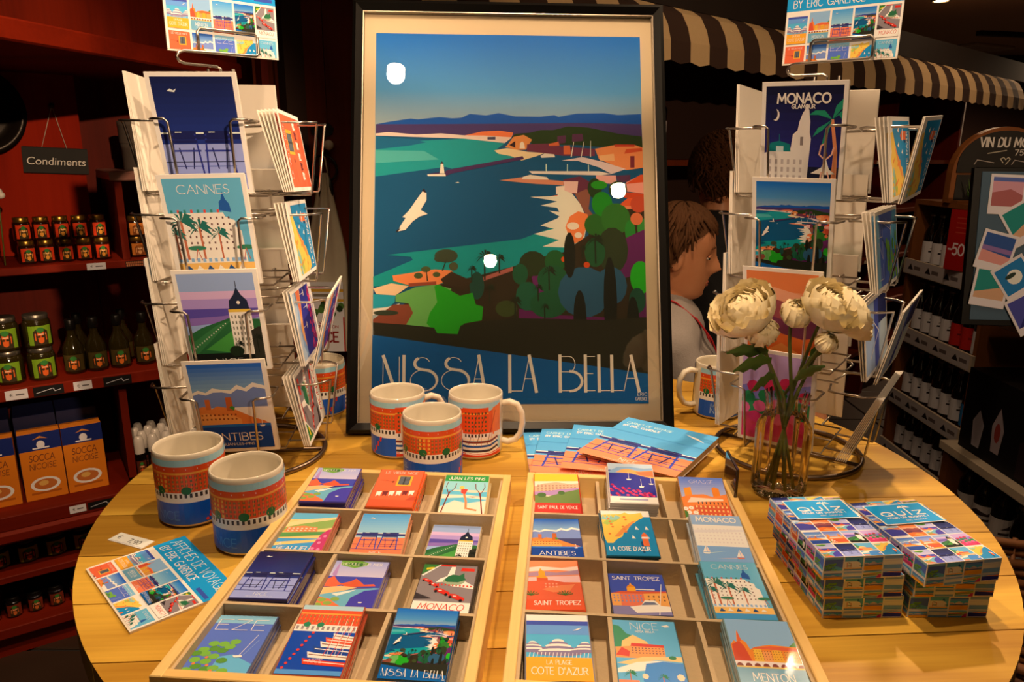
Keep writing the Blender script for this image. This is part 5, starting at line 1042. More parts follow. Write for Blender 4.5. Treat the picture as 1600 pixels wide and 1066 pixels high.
for k in range(5):
    for j in range(2): red('red labelled sauce jar with gold lid, %s row on the top shelf' % ('lower' if j == 0 else 'upper'), 'jar', SL_(-.085+k*.0435+j*-.004, .06+.003*(k % 2), 1.0995+j*.0605), RL+random.uniform(-.15, .15), 'red sauce jars on the top shelf, row %d' % (j+1))
cand = jar('honey_jar', .024, .056, 'amber_glass', 'gold_lid', label_art('d87c2c', 'e8a860', 'a85c1c', '8c4818'))
for k in range(3):
    for j in range(2): cand('amber honey jar with gold lid in the compartment beside the red jars', 'jar', SL_(.178+k*.052, .07, 1.0995+j*.0565), RL, 'honey jars in the compartment')
green = jar('olive_jar', .034, .090, 'oil_glass', 'silver_lid', label_art('7c9c1c', 'e0601c'))
for k in range(3):
    for j in range(2): green('green labelled olive jar with silver lid, %s layer on the middle shelf' % ('lower' if j == 0 else 'upper'), 'jar', SL_(-.238+k*.074, .07, .7825+j*.0905), RL+random.uniform(-.3, .3), 'green olive jars, layer %d' % (j+1))
low = jar('spread_jar', .030, .072, 'dark_glass', 'black_lid', label_art('a08c1c', 'c8501c'))
for k in range(5): low('olive labelled spread jar with black lid on the low shelf', 'jar', SL_(-.33+k*.068, .08, .2555), RL, 'spread jars on the low shelf')
sm = jar('small_spread_jar', .022, .060, 'dark_glass', 'black_lid', label_art('7c2c14', 'd06828'))
for k in range(6): sm('small brown labelled spread jar on the lowest shelf', 'jar', SL_(-.30+k*.052, .07, .1005), RL, 'small jars on the lowest shelf')
# olive oil bottles
b_ = MB().lathe([(.001, 0), (.024, 0), (.027, .006), (.028, .05), (.026, .075), (.015, .098), (.0105, .11), (.0105, .132)], 20).mesh('bottle_glass', 'oil_glass')
c_ = MB().lathe([(.0125, .124), (.0135, .128), (.0135, .15), (.011, .153), (.001, .153)], 16).mesh('stopper', 'black_lid'); p_ = wrap(label_art('4c3c14', 'e07020'), .0288, .046, -2.5, -.6, 'print_matte', 10)
for k, u in enumerate((-.012, .043, .102, .168)):
    for v in ((.085,) if k % 2 else (.085, .16)):
        o = thing('oil_bottle', 'olive oil bottle with orange label and black stopper on the middle shelf', 'bottle', SL_(u+(.02 if v > .1 else 0), v, .7825), (0, 0, RL+random.uniform(-.2, .2)), 'olive oil bottles'); obj('bottle_glass', b_, o); obj('stopper', c_, o); obj('label', p_, o, (0, 0, .01))
# cake mix boxes
sa = Art(1.42, 'e07c18'); sa.R(0, 74, 100, 100, '1c2860'); sa.E(52, 82, 10, 6, 'f0e0c8', 12); sa.P('34 90 52 95 70 90 52 92', 'e0882c'); sa.R(32, 76, 72, 78, 'f0e0c8'); sa.t('SOCCA', 50, 58, 9, '74381c', 60, .13, .2, True, .1); sa.t('NICOISE', 50, 46, 8, '74381c', 62, .12, .2, True, .1); sa.E(50, 22, 36, 11, 'f4e8d0', 18); sa.E(50, 22, 28, 8, 'c8702c', 14); sa.E(46, 24, 12, 4, 'e8b050', 10); sa.R(14, 8, 86, 11, 'b85c14')
for k, u in enumerate((-.235, -.125, -.022)):
    o = thing('cake_mix_box', 'orange and blue flour mix box with printed plate, %s of the three on the shelf' % ('leftmost', 'middle', 'rightmost')[k], 'box', SL_(u, .055, .4375), (0, 0, RL+.03*(k-1)), 'flour mix boxes')
    MB().box(-.05, .05, 0, .05, 0, .196, None, .0008).build('carton', 'orange_card', o); obj('front_print', flat(sa, .1, .196), o, (0, -.0004, .098), (PI/2, 0, 0))
    o = obj('carton', MB().box(-.05, .05, 0, .12, 0, .228, None, .001).mesh('carton', 'blue_card'), None, SL_(u-.004, .12, .4375), (0, 0, RL)); tag(o, 'plain dark blue carton standing behind the flour boxes', 'box', 'blue cartons behind the flour boxes')
# sprays
b_ = MB().lathe([(.001, 0), (.016, 0), (.0165, .004), (.0165, .075), (.013, .085), (.009, .09)], 14).mesh('bottle_glass', 'dark_glass'); c_ = MB().lathe([(.0145, .08), (.0145, .118), (.010, .132), (.006, .134), (.001, .134)], 14).mesh('cap', 'spray_cap'); p_ = wrap(label_art('5c2414', 'd05820'), .0171, .04, -2.4, -.7, 'print_matte', 8)
for r_ in range(4):
    for k in range(5):
        o = thing('spray_bottle', 'slim oil spray bottle with clear cap beside the flour boxes', 'bottle', SL_(.118+k*.0375+(r_ % 2)*.014, .055+r_*.04, .4375), (0, 0, RL), 'oil spray bottles'); obj('bottle_glass', b_, o); obj('cap', c_, o); obj('label', p_, o, (0, 0, .02))
# things on the compartment top, sign, round tray
for k, (u, v, z, r_, h_) in enumerate(((.215, .12, 1.336, .042, .072), (.205, .12, 1.4085, .036, .06), (.31, .14, 1.336, .042, .08))):
    o = MB().lathe([(r_*.95, 0), (r_, .003), (r_, h_-.014), (r_*1.03, h_-.013), (r_*1.03, h_), (.001, h_)], 24).build('cardboard_tin', 'grey_card', None, SL_(u, v, z)); tag(o, 'grey round cardboard tin, %s' % ('lower of the two stacked on the compartment', 'upper of the two stacked on the compartment', 'standing alone behind the postcard rack')[k], 'tin')
o = thing('sample_box', 'small cream box with a jar picture on the compartment top', 'box', SL_(.262, .03, 1.336), (0, 0, RL)); MB().box(-.02, .02, 0, .03, 0, .04, None, .001).build('carton', 'card_white', o); bx = label_art('f0e4d0', 'e0701c'); obj('front_print', flat(bx, .026, .03), o, (0, -.0004, .02), (PI/2, 0, 0))
o = thing('hanging_chalk_sign', 'small black slate sign lettered Condiments hanging on twine', 'sign', SL_(.018, .237, 1.36), (0, 0, RL))
MB().box(-.079, .079, -.005, 0, -.036, .036, Matrix.Rotation(math.radians(2.5), 4, 'Y'), .002).build('slate', 'chalk_black', o)
for s in (-1, 1): MB().tube([(s*.03, -.003, .034), (.008, -.004, .148)], .0009, 5).build('twine', 'linen', o)
MB().ball((.008, -.003, .149), .006).build('hook', 'black_plastic', o)
fc = bpy.data.curves.new('chalk', 'FONT'); fc.body = 'Condiments'; fc.size = .029; fc.shear = .12; fc.align_x = 'CENTER'; fc.extrude = .0002
fo = bpy.data.objects.new('chalk', fc); COL.objects.link(fo); bpy.context.view_layer.update()
fm = bpy.data.meshes.new_from_object(fo.evaluated_get(bpy.context.evaluated_depsgraph_get())); bpy.data.objects.remove(fo); fm.materials.clear(); fm.materials.append(mat('chalk', 'f4eee4', .9))
obj('chalk_lettering', fm, o, (0, -.0055, -.012), (PI/2, math.radians(2.5), 0))
o = MB().lathe([(.001, 0), (.07, .0), (.085, .004), (.1, .016), (.115, .018), (.115, .012), (.09, 0)], 40, Matrix.Rotation(PI/2, 4, 'X')).build('round_tray', mat('pewter', '241c16', .3, .6), None, SL_(-.150, .232, 1.487), (0, 0, RL)); tag(o, 'dark round metal tray hanging at the left edge', 'tray')

t = thing('cotton_boll', 'white fluffy cotton boll poking in at the left edge', 'flower', SL_(-.128, .04, 1.10))
MB().ball((0, 0, .186), .011).ball((.008, 0, .178), .009).ball((-.008, 0, .179), .010).ball((.001, -.006, .176), .009).build('fluff', mat('cotton', 'f0e8dc', .95), t); MB().tube([(-.01, 0, 0), (-.004, 0, .1), (0, 0, .175)], .0018, 6).build('stalk', 'stem_green', t)
# ------------------------------------------------------------------ dark wooden pillar with hooks, keys and a printed bag
t = thing('wooden_pillar', 'dark panelled wooden pillar left of the poster', 'pillar', (-.61, 2.30, 0), rz(2))
MB().box(-.155, .24, 0, .2, 0, CEIL-.01).build('core', 'dark_wood_v', t)
for u0, u1, dz in ((-.155, -.142, .02), (-.138, -.128, .012), (-.124, -.098, .016)): MB().box(u0, u1, -dz, 0, 0, CEIL-.01, None, .003).build('moulding', 'dark_wood_v', t)
MB().box(-.094, .05, -.008, -.0005, 0, CEIL-.01, None, .002).build('panel', 'dark_wood_v', t)
MB().box(.052, .20, -.008, -.0005, 0, CEIL-.01, None, .002).build('panel', 'dark_wood_v', t)
MB().tube([(.057, -.008, 1.41), (.057, -.024, 1.41)], .005, 8).ball((.057, -.034, 1.41), .0155).build('knob', 'white_glaze', t)
k = thing('iron_hook', 'black ornate iron hook hanging ring on the pillar', 'hook', (-.572, 2.285, 1.43))
MB().prism([(-.032, .03), (-.02, .042), (0, .038), (.02, .044), (.034, .03), (.03, .012), (.01, .004), (.004, -.05), (-.004, -.05), (-.01, .004), (-.03, .01)], 0, .006, Matrix.Rotation(PI/2, 4, 'X')).build('plate', 'black_plastic', k)
MB().tube([(.04*math.cos(2*PI*i/24), -.012, -.09+.04*math.sin(2*PI*i/24)) for i in range(24)], .0035, 7, None, True).build('ring', 'black_plastic', k)
MB().tube([(0, -.003, -.04), (0, -.016, -.046), (0, -.016, -.052)], .003, 6).build('peg', 'black_plastic', k)
k = thing('bundle_of_pegs', 'bundle of black wooden pegs hanging from the ring', 'pegs', (-.570, 2.262, 1.30))
for i, (dx, h_) in enumerate(((-.022, .10), (-.008, .12), (.008, .105), (.022, .115))): MB().lathe([(.001, 0), (.008, .004), (.01, .02), (.005, .03), (.007, .07), (.009, .085), (.004, .1), (.001, h_)], 10, Tr(dx, (i % 2)*-.012, -h_+.02)).build('peg', 'black_plastic', k)
# printed linen bag: folds as a real wavy sheet, print on a flat lower part
k = thing('printed_bag', 'cream printed cloth bag with olive branches hanging behind the left rack', 'bag', (-.565, 2.246, 0))
v = []; f = []; nu, nv = 16, 14
for side in (0, 1):
    for i in range(nv+1):
        q = i/nv; z = 1.33-q*.55; hw = .012+.052*min(1, q*2.2)
        for j in range(nu+1): p = j/nu*2-1; v.append((p*hw-.012*q, (.012 if side else -.012)*(1-p*p)*min(1, q*3)+.006*math.sin(p*7+q*2)*(1-q*.6), z))
n1 = (nu+1)*(nv+1)
for s in (0, n1):
    for i in range(nv):
        for j in range(nu): a = s+i*(nu+1)+j; f.append((a, a+1, a+nu+2, a+nu+1))
for i in range(nv):
    for j in (0, nu): a = i*(nu+1)+j; f.append((a, a+nu+1, a+nu+1+n1, a+n1))
MB().add(v, f, True).build('cloth', 'linen', k)
ba = Art(1.9, 'e8dcc4'); ba.R(0, 86, 100, 90, 'e0a82c'); ba.R(0, 72, 100, 76, 'e0a82c'); ba.R(20, 79, 80, 83, '8c7c58')
for i in range(12): ba.E((i*23) % 96, 46+(i*11) % 24, 9, 5, ('3c5c24', '587c30', '2c3c1c')[i % 3], 8)
ba.t('VENTE', 50, 40, 4, 'b02818', 40, .16, .2, True); ba.t('EXPEDITION', 50, 34, 4, 'b02818', 64, .16, .2, True); ba.t('NICE', 50, 14, 14, '8c2018', 60, .18, .2, True); ba.R(0, 0, 4, 50, 'd8882c'); ba.R(96, 0, 100, 50, 'b83020')
obj('print', flat(ba, .115, .22), k, (-.012, -.0215, .895), (PI/2, 0, 0))
for s in (-1, 1): MB().tube([(s*.012, 0, 1.325), (s*.006, -.004, 1.375), (0, -.004, 1.378)], .0025, 6).build('strap', 'linen', k)

# ------------------------------------------------------------------ striped awning and the bottle shelves under it
t = thing('striped_awning', 'brown and cream striped shop awning along the back', 'awning', tuple(MW @ Vector((0, 0, 0))), (0, 0, AW))
n = 44; sw = 4.95/n
for c in range(2):
    m_ = MB(); v = []; f = []
    pr = [(.13, 1.90), (.09, 1.895), (.05, 1.87), (.02, 1.82), (.004, 1.77), (0, 1.705), (.0035, 1.705), (.0075, 1.77), (.0235, 1.818), (.052, 1.865), (.09, 1.89), (.13, 1.895)]
    for x in (0, sw/2, sw):
        for y, z in pr: v.append((x, y, z-(.010*(1 if x == sw/2 else 0) if z < 1.71 else 0)))
    k_ = len(pr)
    for i in range(2):
        for j in range(k_): a = i*k_+j; b = i*k_+(j+1) % k_; f.append((a, b, b+k_, a+k_))
    m_.add(v, f, False); m_.add(v[:k_], [tuple(range(k_))]); m_.add(v[2*k_:], [tuple(range(k_))])
    me = m_.mesh('stripe', 'cream_cloth' if c else 'brown_cloth')
    for i in range(c, n, 2): obj('stripe', me, t, (i*sw, 0, 0))
def awl(u, v, z): return tuple(MW @ Vector((u, v, z)))
t = thing('bottle_shelving', 'dark wooden wall shelves of bottles under the striped awning', 'shelf', awl(0, 0, 0), (0, 0, AW))
for z in (1.37, 1.09, .82, .55, .27): MB().box(.75, 4.9, .16, .465, z-.022, z).build('shelf_board', 'dark_wood_v', t)
for u in (.72, 2.3, 3.33, 4.3): MB().box(u, u+.03, .15, .465, 0, 1.89).build('side_panel', 'red_wood_v', t)
for z in (1.37, 1.09, .82): 
    for i in range(5): MB().box(2.55+i*.16, 2.60+i*.16, .156, .1595, z-.02, z-.003).build('price_ticket', 'strip_white', t)
LBL = {}
def bottle(kind, h, r, glass, bg, ink, cap):
    nk = r*.42; hh = h*.62
    b = MB().lathe([(.001, 0), (r*.95, 0), (r, .004), (r, hh), (r*.9, hh+.012), (nk*1.15, hh+.04), (nk, hh+.055), (nk, h-.006), (nk*1.15, h-.005), (nk*1.15, h)], 16).mesh('bottle_glass', glass)
    c = MB().lathe([(nk*1.22, h-.03 if cap != 'crown' else h-.01), (nk*1.3, h), (.001, h+.001)], 12).mesh('cap', 'black_lid' if cap == 'b' else 'silver_lid' if cap == 'crown' else 'gold_lid')
    a = Art(1.0, bg); a.P('16 66 34 86 50 74 66 90 84 66', ink); a.R(14, 48, 86, 56, ink); a.R(24, 34, 76, 38, ink); a.E(50, 20, 8, 7, ink, 8)
    p = wrap(a, r+.0005, hh*.62, 0, 2*PI, 'print_matte', 16)
    def make(label, loc, yaw, group):
        o = thing('bottle', label, 'bottle', loc, (0, 0, yaw), group); obj('bottle_glass', b, o); obj('cap', c, o); obj('label', p, o, (0, 0, hh*.18)); return o
    return make
wine = bottle('wine', .30, .037, 'dark_glass', 'c8b8a0', '3c2c24', 'b'); liq = bottle('liq', .26, .034, 'amber_glass', 'b8702c', '5c2c14', 'g'); rose = bottle('rose', .27, .035, 'oil_glass', 'c0a890', '8c2c20', 'b')
for i in range(7): wine('dark wine bottle with pale label on the high shelf behind the two people', awl(.80+i*.1, .26, 1.3705), random.uniform(0, 6), 'wine bottles behind the two people')
for z, mk, nm in ((1.0905, liq, 'amber liqueur bottle on the upper shelf'), (.8205, rose, 'pale labelled bottle on the third shelf'), (.5505, wine, 'dark wine bottle on the fourth shelf'), (.2705, liq, 'amber liqueur bottle on the lowest shelf')):
    for i in range(8): mk(nm+' beyond the right postcard rack', awl(2.42+i*.108, .27, z), random.uniform(0, 6), nm+'s')
    if z > .6:
        for i in range(6): mk(nm+' behind the man in black', awl(.80+i*.11, .27, z), random.uniform(0, 6), nm+'s left part')
jm = jar('preserve_jar', .036, .10, 'amber_glass', 'gold_lid', label_art('e8d4b8', 'b03c20'), 0, 2*PI)
for i in range(7): jm('preserve jar with cream label on the highest shelf beyond the rack', 'jar', awl(2.45+i*.085, .24, 1.3705), 0, 'preserve jars on the highest shelf')

# ------------------------------------------------------------------ bottle display on the right (faces the table)
XR = 1.78
t = thing('bottle_display', 'brown wooden display stand with four shelves of labelled bottles', 'shelf', (XR, 3.0, 0))
for y0 in (-.275, .29): MB().box(0, .34, y0, y0+.022, 0, 1.19).build('side_panel', 'rack_wood', t)
MB().box(.33, .345, -.275, .31, 0, 1.19).build('back_panel', 'rack_wood', t)
MB().box(-.0, .345, -.275, .312, 1.19, 1.21).build('top_board', 'rack_wood', t)
bl = Art(.13, 'c0b09c')
for i in range(4): bl.P(f'{4+i*25} 30 {8+i*25} 75 {12+i*25} 30', '241c18'); bl.R(13+i*25, 36, 22+i*25, 62, '6c5c50')
for z in (.915, .615, .315, .06):
    MB().box(0, .33, -.252, .289, z-.02, z).build('shelf_board', 'rack_wood', t)
    MB().box(-.012, 0, -.275, .312, z-.03, z+.035).build('shelf_lip', 'strip_white', t)
    obj('lip_print', flat(bl, .56, .06), t, (-.0124, .018, z+.003), (PI/2, 0, -PI/2))
beer = bottle('beer', .235, .031, 'dark_glass', 'd8ccb8', '28201c', 'crown'); beer_r = bottle('beer', .235, .031, 'dark_glass', 'c02418', '7c1410', 'crown'); beer_b = bottle('beer', .235, .031, 'dark_glass', '2c6c94', 'd8c03c', 'crown')
for zi, z in enumerate((.9155, .6155, .3155)):
    for i in range(7):
        for d in range(2):
            y = 3.25-i*.075; mk = beer_r if zi == 1 and i in (4, 5) else beer_b if zi == 2 and i == 6 else beer
            lab = 'red' if mk is beer_r else 'blue dotted' if mk is beer_b else 'cream'
            mk('beer bottle with %s label on the %s shelf of the brown display' % (lab, ('top', 'second', 'third')[zi]), (XR+.06+d*.085, y, z), PI, '%s labelled beer bottles, shelf %d' % (lab, zi+1))
for i in range(7): beer('beer bottle with cream label on the bottom shelf of the brown display', (XR+.06, 3.25-i*.075, .0605), PI, 'beer bottles, bottom shelf')
sg = Art(1.7, 'b01810'); [sg.R(24, 62+i*8, 76, 64+i*8, 'c0402c') for i in range(4)]; sg.t('-50%', 50, 26, 18, 'f8e0d0', 84, .16, .16, True)
o = obj('discount_sign', MB().box(-.07, .07, -.119, .119, -.002, 0).mesh('discount_sign', 'red_sign'), None, (XR-.018, 2.90, 1.072), (PI/2, 0, -PI/2+.25)); tag(o, 'red discount sign reading -50% on the bottle display', 'sign'); obj('picture', flat(sg, .138, .236), o, (0, 0, .0003))
# arched chalkboard on top of the display
t = thing('arched_chalkboard', 'arched wooden chalkboard lettered VIN DU MOIS standing on the bottle display', 'chalkboard', (XR+.19, 3.05, 1.2105))
def arch_poly(hw, h0, h1, n=16): return [(-hw, 0), (hw, 0), (hw, h0)]+[(hw*math.cos(PI*i/n), h0+(h1-h0)*math.sin(PI*i/n)) for i in range(1, n)]+[(-hw, h0)]
RX90 = Matrix.Rotation(PI/2, 4, 'X')
MB().prism(arch_poly(.2, .12, .30), -.04, 0, RX90).build('case', 'rack_wood', t)
MB().prism([(p[0], p[1]+.12) for p in arch_poly(.185, .03, .165)], .0005, .006, RX90).build('board', 'chalk_black', t)
ca = Art(.55); ca.t('VIN DU MOIS', 14, 62, 22, 'e0d0b0', 72, .18, .2); ca.t('75CL', 62, 40, 14, 'd8c8a8', 26, .16); ca.Ln([(26, 44), (50, 52)], 1.2, 'c8b890'); [ca.Ln([(x+i*3.2, 16+(i*23) % 12) for i in range(9)], 1.2, 'a89880') for x in (10, 60)]; ca.Ln([(48, 20), (44, 30), (48, 34), (51, 28), (54, 34), (57, 30), (52, 16)], 1.2, 'c8b890')
obj('chalk_lettering', flat(ca, .3, .15), t, (0, -.0065, .205), (PI/2, 0, 0))
MB().box(-.18, .18, -.004, -.0005, .012, .112).build('niche', 'chalk_black', t)
MB().box(-.19, .19, -.05, -.0, 0, .01).build('ledge', 'rack_wood', t)
t = thing('small_green_plant', 'small leafy green sprig on the ledge of the arched chalkboard', 'plant', (XR+.065, 3.015, 1.221))
for i in range(9):
    an = i*.7; tip = Vector((.035*math.cos(an), .018*math.sin(an)-.004, .04+.05*(i % 3)/2)); s_ = Vector((math.sin(an), 0, math.cos(an)*.3))*.008; m_ = tip*.6
    MB().add([(0, 0, 0), tuple(m_-s_), tuple(tip), tuple(m_+s_)], [(0, 1, 2, 3)], True).build('leaf', 'leaf_green', t)
o = MB().tube([(-.02, 0, .008), (.028, 0, .035)], [.011, .013], 12).build('bread_roll', mat('cork', 'e0b870', .7), None, (XR+.10, 3.017, 1.223)); tag(o, 'pale cork roll leaning beside the green sprig', 'cork')

# white side shelves with gift box and picture board
t = thing('white_shelving', 'white side shelving in front of the brown bottle display', 'shelf', (1.68, 1.9, 0))
MB().box(0, .5, -1.0, .80, .285, .32, None, .003).build('shelf_board', 'white_shelf', t)
MB().box(.1, .5, -1.0, .80, .79, .835, None, .003).build('shelf_board', 'white_shelf', t)
MB().box(.48, .5, -1.0, .80, 0, .79).build('back_panel', mat('dark_back', '1c1210', .8), t)
MB().box(.02, .1, .76, .80, 0, .285).build('support', 'rack_wood', t)
MB().box(.02, .1, -1.0, -.96, 0, .285).build('support', 'rack_wood', t)
MB().box(.44, .48, .75, .79, .32, .79).build('support', 'rack_wood', t)
MB().box(.44, .48, -1.0, -.96, .32, .79).build('support', 'rack_wood', t)
for i in range(16): 
    for d in range(2): wine('dark wine bottle on the floor under the white shelf', (1.76+d*.1, 2.6-i*.1, 0), random.uniform(0, 6), 'wine bottles under the white shelf') if i < 3 or i > 6 else beer('small bottle on the floor under the white shelf', (1.76+d*.1, 2.6-i*.1, 0), PI, 'small bottles under the white shelf')
t = thing('gift_carton', 'black gift box printed with glasses on the white shelf', 'box', (1.72, 2.38, .3205))
MB().box(0, .34, -.27, .27, 0, .31, None, .002).build('carton', mat('black_card', '0e0b0c', .45), t)
ga = Art(.57, '100d0e'); ga.P('14 10 12 40 18 56 24 40 22 10', 'c8b8ac'); ga.P('34 16 32 46 38 70 44 46 42 16', 'b09c90'); ga.E(38, 40, 3, 12, 'a04030', 10); ga.P('60 4 60 44 66 50 72 44 72 4', '2c1c1c'); ga.R(78, 60, 92, 66, '8c8074')
obj('side_print', flat(ga, .54, .31), t, (-.0004, 0, .155), (PI/2, 0, -PI/2))
gb = Art(.9, '100d0e')
for i in range(10): gb.E(12+(i % 3)*10, 8+(i*9), 3.4, 3.6, ('e0d8c8', 'd8801c', 'e8b030')[i % 3], 10)
obj('end_print', flat(gb, .34, .31), t, (.17, -.2704, .155), (PI/2, 0, 0))
gc = Art(.6); gc.P('20 40 40 60 70 56 80 44 60 30 30 30', '94806c'); obj('lid_print', flat(gc, .14, .2), t, (.12, .05, .3104))
t = thing('picture_board', 'black framed board of beach snapshot cards on the white shelving', 'picture', (1.765, 2.44, .8355), (math.radians(-8), 0, math.radians(-4)))
MB().box(-.23, .25, 0, .02, 0, .53, None, .002).build('frame', 'black_frame', t)
MB().box(-.205, .245, -.003, .0, .02, .515).build('sheet', mat('board_dark', '3c5c78', .6), t)
sn_ = [Art(1.0, c) for c in ('d89c9c', '2c8c78', '34548c', '2c7cac', 'c87c54', '4c4c94')]
sn_[0].P('0 0 100 0 100 40 60 60 0 46', 'b0645c'); sn_[0].R(0, 86, 100, 100, '5c6ca4'); sn_[1].P('0 0 100 0 100 50 0 20', 'd8a878'); sn_[2].P('0 0 100 0 100 30 0 40', 'e09884'); sn_[2].R(0, 40, 100, 56, '94709c'); sn_[3].E(50, 50, 26, 26, 'f0f0e4'); sn_[3].E(40, 60, 20, 8, '2c3c2c'); sn_[4].R(0, 50, 100, 100, '4c9cc0'); sn_[5].P('0 0 60 0 100 60 100 100', '2c2c6c')
for i, (x, z, an, k_) in enumerate(((-.12, .44, -2, 0), (-.06, .35, 32, 1), (-.14, .25, -14, 2), (-.15, .13, -8, 4), (-.07, .16, 34, 3), (-.02, .05, 30, 5), (.06, .44, 4, 3), (.12, .30, -10, 2), (.08, .14, 12, 1), (.18, .42, -6, 4))):
    pb = Art(1.15, 'e8dccc'); pb.sub(sn_[k_], 7, 20, 93, 93); 
    m_ = obj('snapshot_card', MB().box(-.058, .058, -.066, .066, -.0008, 0).mesh('snapshot_card', 'card_white'), t, (x, -.0045-.0011*i, z), (PI/2, math.radians(-an), 0)); obj('picture', flat(pb, .115, .131), m_, (0, 0, .0001))
# wicker basket beside the table
t = thing('wicker_basket', 'tall brown wicker basket beside the right edge of the table', 'basket', (.93, 1.08, 0))
rad = lambda z: .18+.05*z/.66
for i in range(33):
    z = .02+i*.02; w_ = (-1)**i
    MB().tube([((rad(z)+.004*w_*math.cos(12*2*PI*j/72))*math.cos(2*PI*j/72), (rad(z)+.004*w_*math.cos(12*2*PI*j/72))*math.sin(2*PI*j/72), z) for j in range(72)], .009, 6, None, True).build('woven_row', 'wicker', t)
for j in range(24): a = 2*PI*j/24; MB().tube([(rad(0)*math.cos(a), rad(0)*math.sin(a), 0), (rad(.67)*math.cos(a), rad(.67)*math.sin(a), .67)], .005, 5).build('stake', 'wicker', t)
MB().lathe([(.001, .0), (.17, 0), (.17, .012), (.001, .012)], 24).build('bottom', 'wicker', t)
# ceiling vent and track
t = thing('ceiling_vent', 'pale rectangular ceiling vent near the far right lamp', 'vent', (4.84, 8.1, CEIL), rz(25))
MB().box(-.3, .3, -.12, .12, -.03, 0, None, .006).build('housing', 'strip_white', t)
for i in range(5): MB().box(-.27, .27, -.095+i*.042, -.075+i*.042, -.034, -.031).build('slat', 'strip_white', t)
o = MB().box(-.7, .7, -.03, .03, -.04, 0, None, .003).build('lamp_track', 'black_plastic', None, (4.9, 7.3, CEIL), rz(10)); tag(o, 'black lamp track fixed to the ceiling at the right', 'track')

# ------------------------------------------------------------------ the two people behind the poster
def head_geo(m_, c, s, yaw, pitch=0):
    """head as a ring loft with brow, nose, lips and chin; faces local +x"""
    #   height, front, back, half width
    R_ = [(-.115, .040, -.02, .025), (-.112, .062, .0, .034), (-.100, .074, .02, .045), (-.085, .078, .045, .052), (-.070, .078, .06, .057), (-.058, .080, .068, .060), (-.045, .080, .074, .063), (-.030, .081, .080, .066), (-.012, .080, .086, .069), (.005, .081, .090, .071), (.022, .086, .093, .073), (.04, .086, .095, .075), (.06, .082, .094, .075), (.08, .070, .086, .068), (.097, .05, .068, .054), (.108, .024, .04, .03), (.112, .003, .008, .006)]
    v = []; f = []; n = 36
    for z, F, B, W_ in R_:
        for j in range(n):
            a = 2*PI*j/n; ca, sa_ = math.cos(a), math.sin(a)
            x = ca*(F if ca > 0 else B); y = sa_*W_
            if ca > 0:
                x = F*(ca**.8)
                g = math.exp(-(math.sin(a)/.14)**2)
                nose = {-.045: .012, -.030: .034, -.012: .027, .005: .016, .022: .007}.get(z, 0)
                lips = {-.070: .006, -.058: .004, -.085: -.001}.get(z, 0)
                x += g*nose+math.exp(-(math.sin(a)/.32)**2)*lips
                if z in (.005, -.012): x -= .007*math.exp(-((abs(math.sin(a))-.42)/.16)**2)
                if z == -.100: x += .004*math.exp(-(math.sin(a)/.3)**2)
            v.append((x, y, z))
    for i in range(len(R_)-1):
        for j in range(n): k = (j+1) % n; f.append((i*n+j, i*n+k, (i+1)*n+k, (i+1)*n+j))
    f.append(tuple(range(n-1, -1, -1))); f.append(tuple((len(R_)-1)*n+j for j in range(n)))
    M = Tr(*c) @ Rz(yaw) @ Matrix.Rotation(pitch, 4, 'Y') @ Matrix.Scale(s, 4)
    m_.add(v, f, True, M)
    for sg_ in (-1, 1): m_.ball((-.012, sg_*.074, -.012), .017, .007, .029, 10, 8, M)
    return M
def capsule(m_, pts, rad): m_.tube([pts[0]]+list(pts)+[pts[-1]], [.001]+list(rad)+[.001], 14); [m_.ball(p, r) for p, r in zip(pts, rad)]
def remesh(o, vox, it=6):
    r = o.modifiers.new('fuse', 'REMESH'); r.mode = 'VOXEL'; r.voxel_size = vox; r.use_smooth_shade = True
    s = o.modifiers.new('smooth', 'SMOOTH'); s.factor = .5; s.iterations = it
def hand(m_, w_, d, side):
    """palm with four fingers and a thumb, slightly curled"""
    d = Vector(d).normalized(); s = d.cross(Vector((0, 0, 1))).normalized()*side; w_ = Vector(w_); dn = Vector((0, 0, -1))
    capsule(m_, [w_, w_+d*.045, w_+d*.085], [.024, .028, .024])
    for i, (o_, l) in enumerate(((-.027, .062), (-.009, .072), (.009, .068), (.026, .052))):
        b = w_+d*.085+s*o_; capsule(m_, [b, b+d*l*.5+dn*.006, b+d*l*.85+dn*.022, b+d*l*.95+dn*.034], [.0095, .009, .0085, .0075])
    b = w_+d*.03-s*.026; capsule(m_, [b, b-s*.018+d*.024, b-s*.02+d*.05+dn*.008], [.012, .0105, .0085])
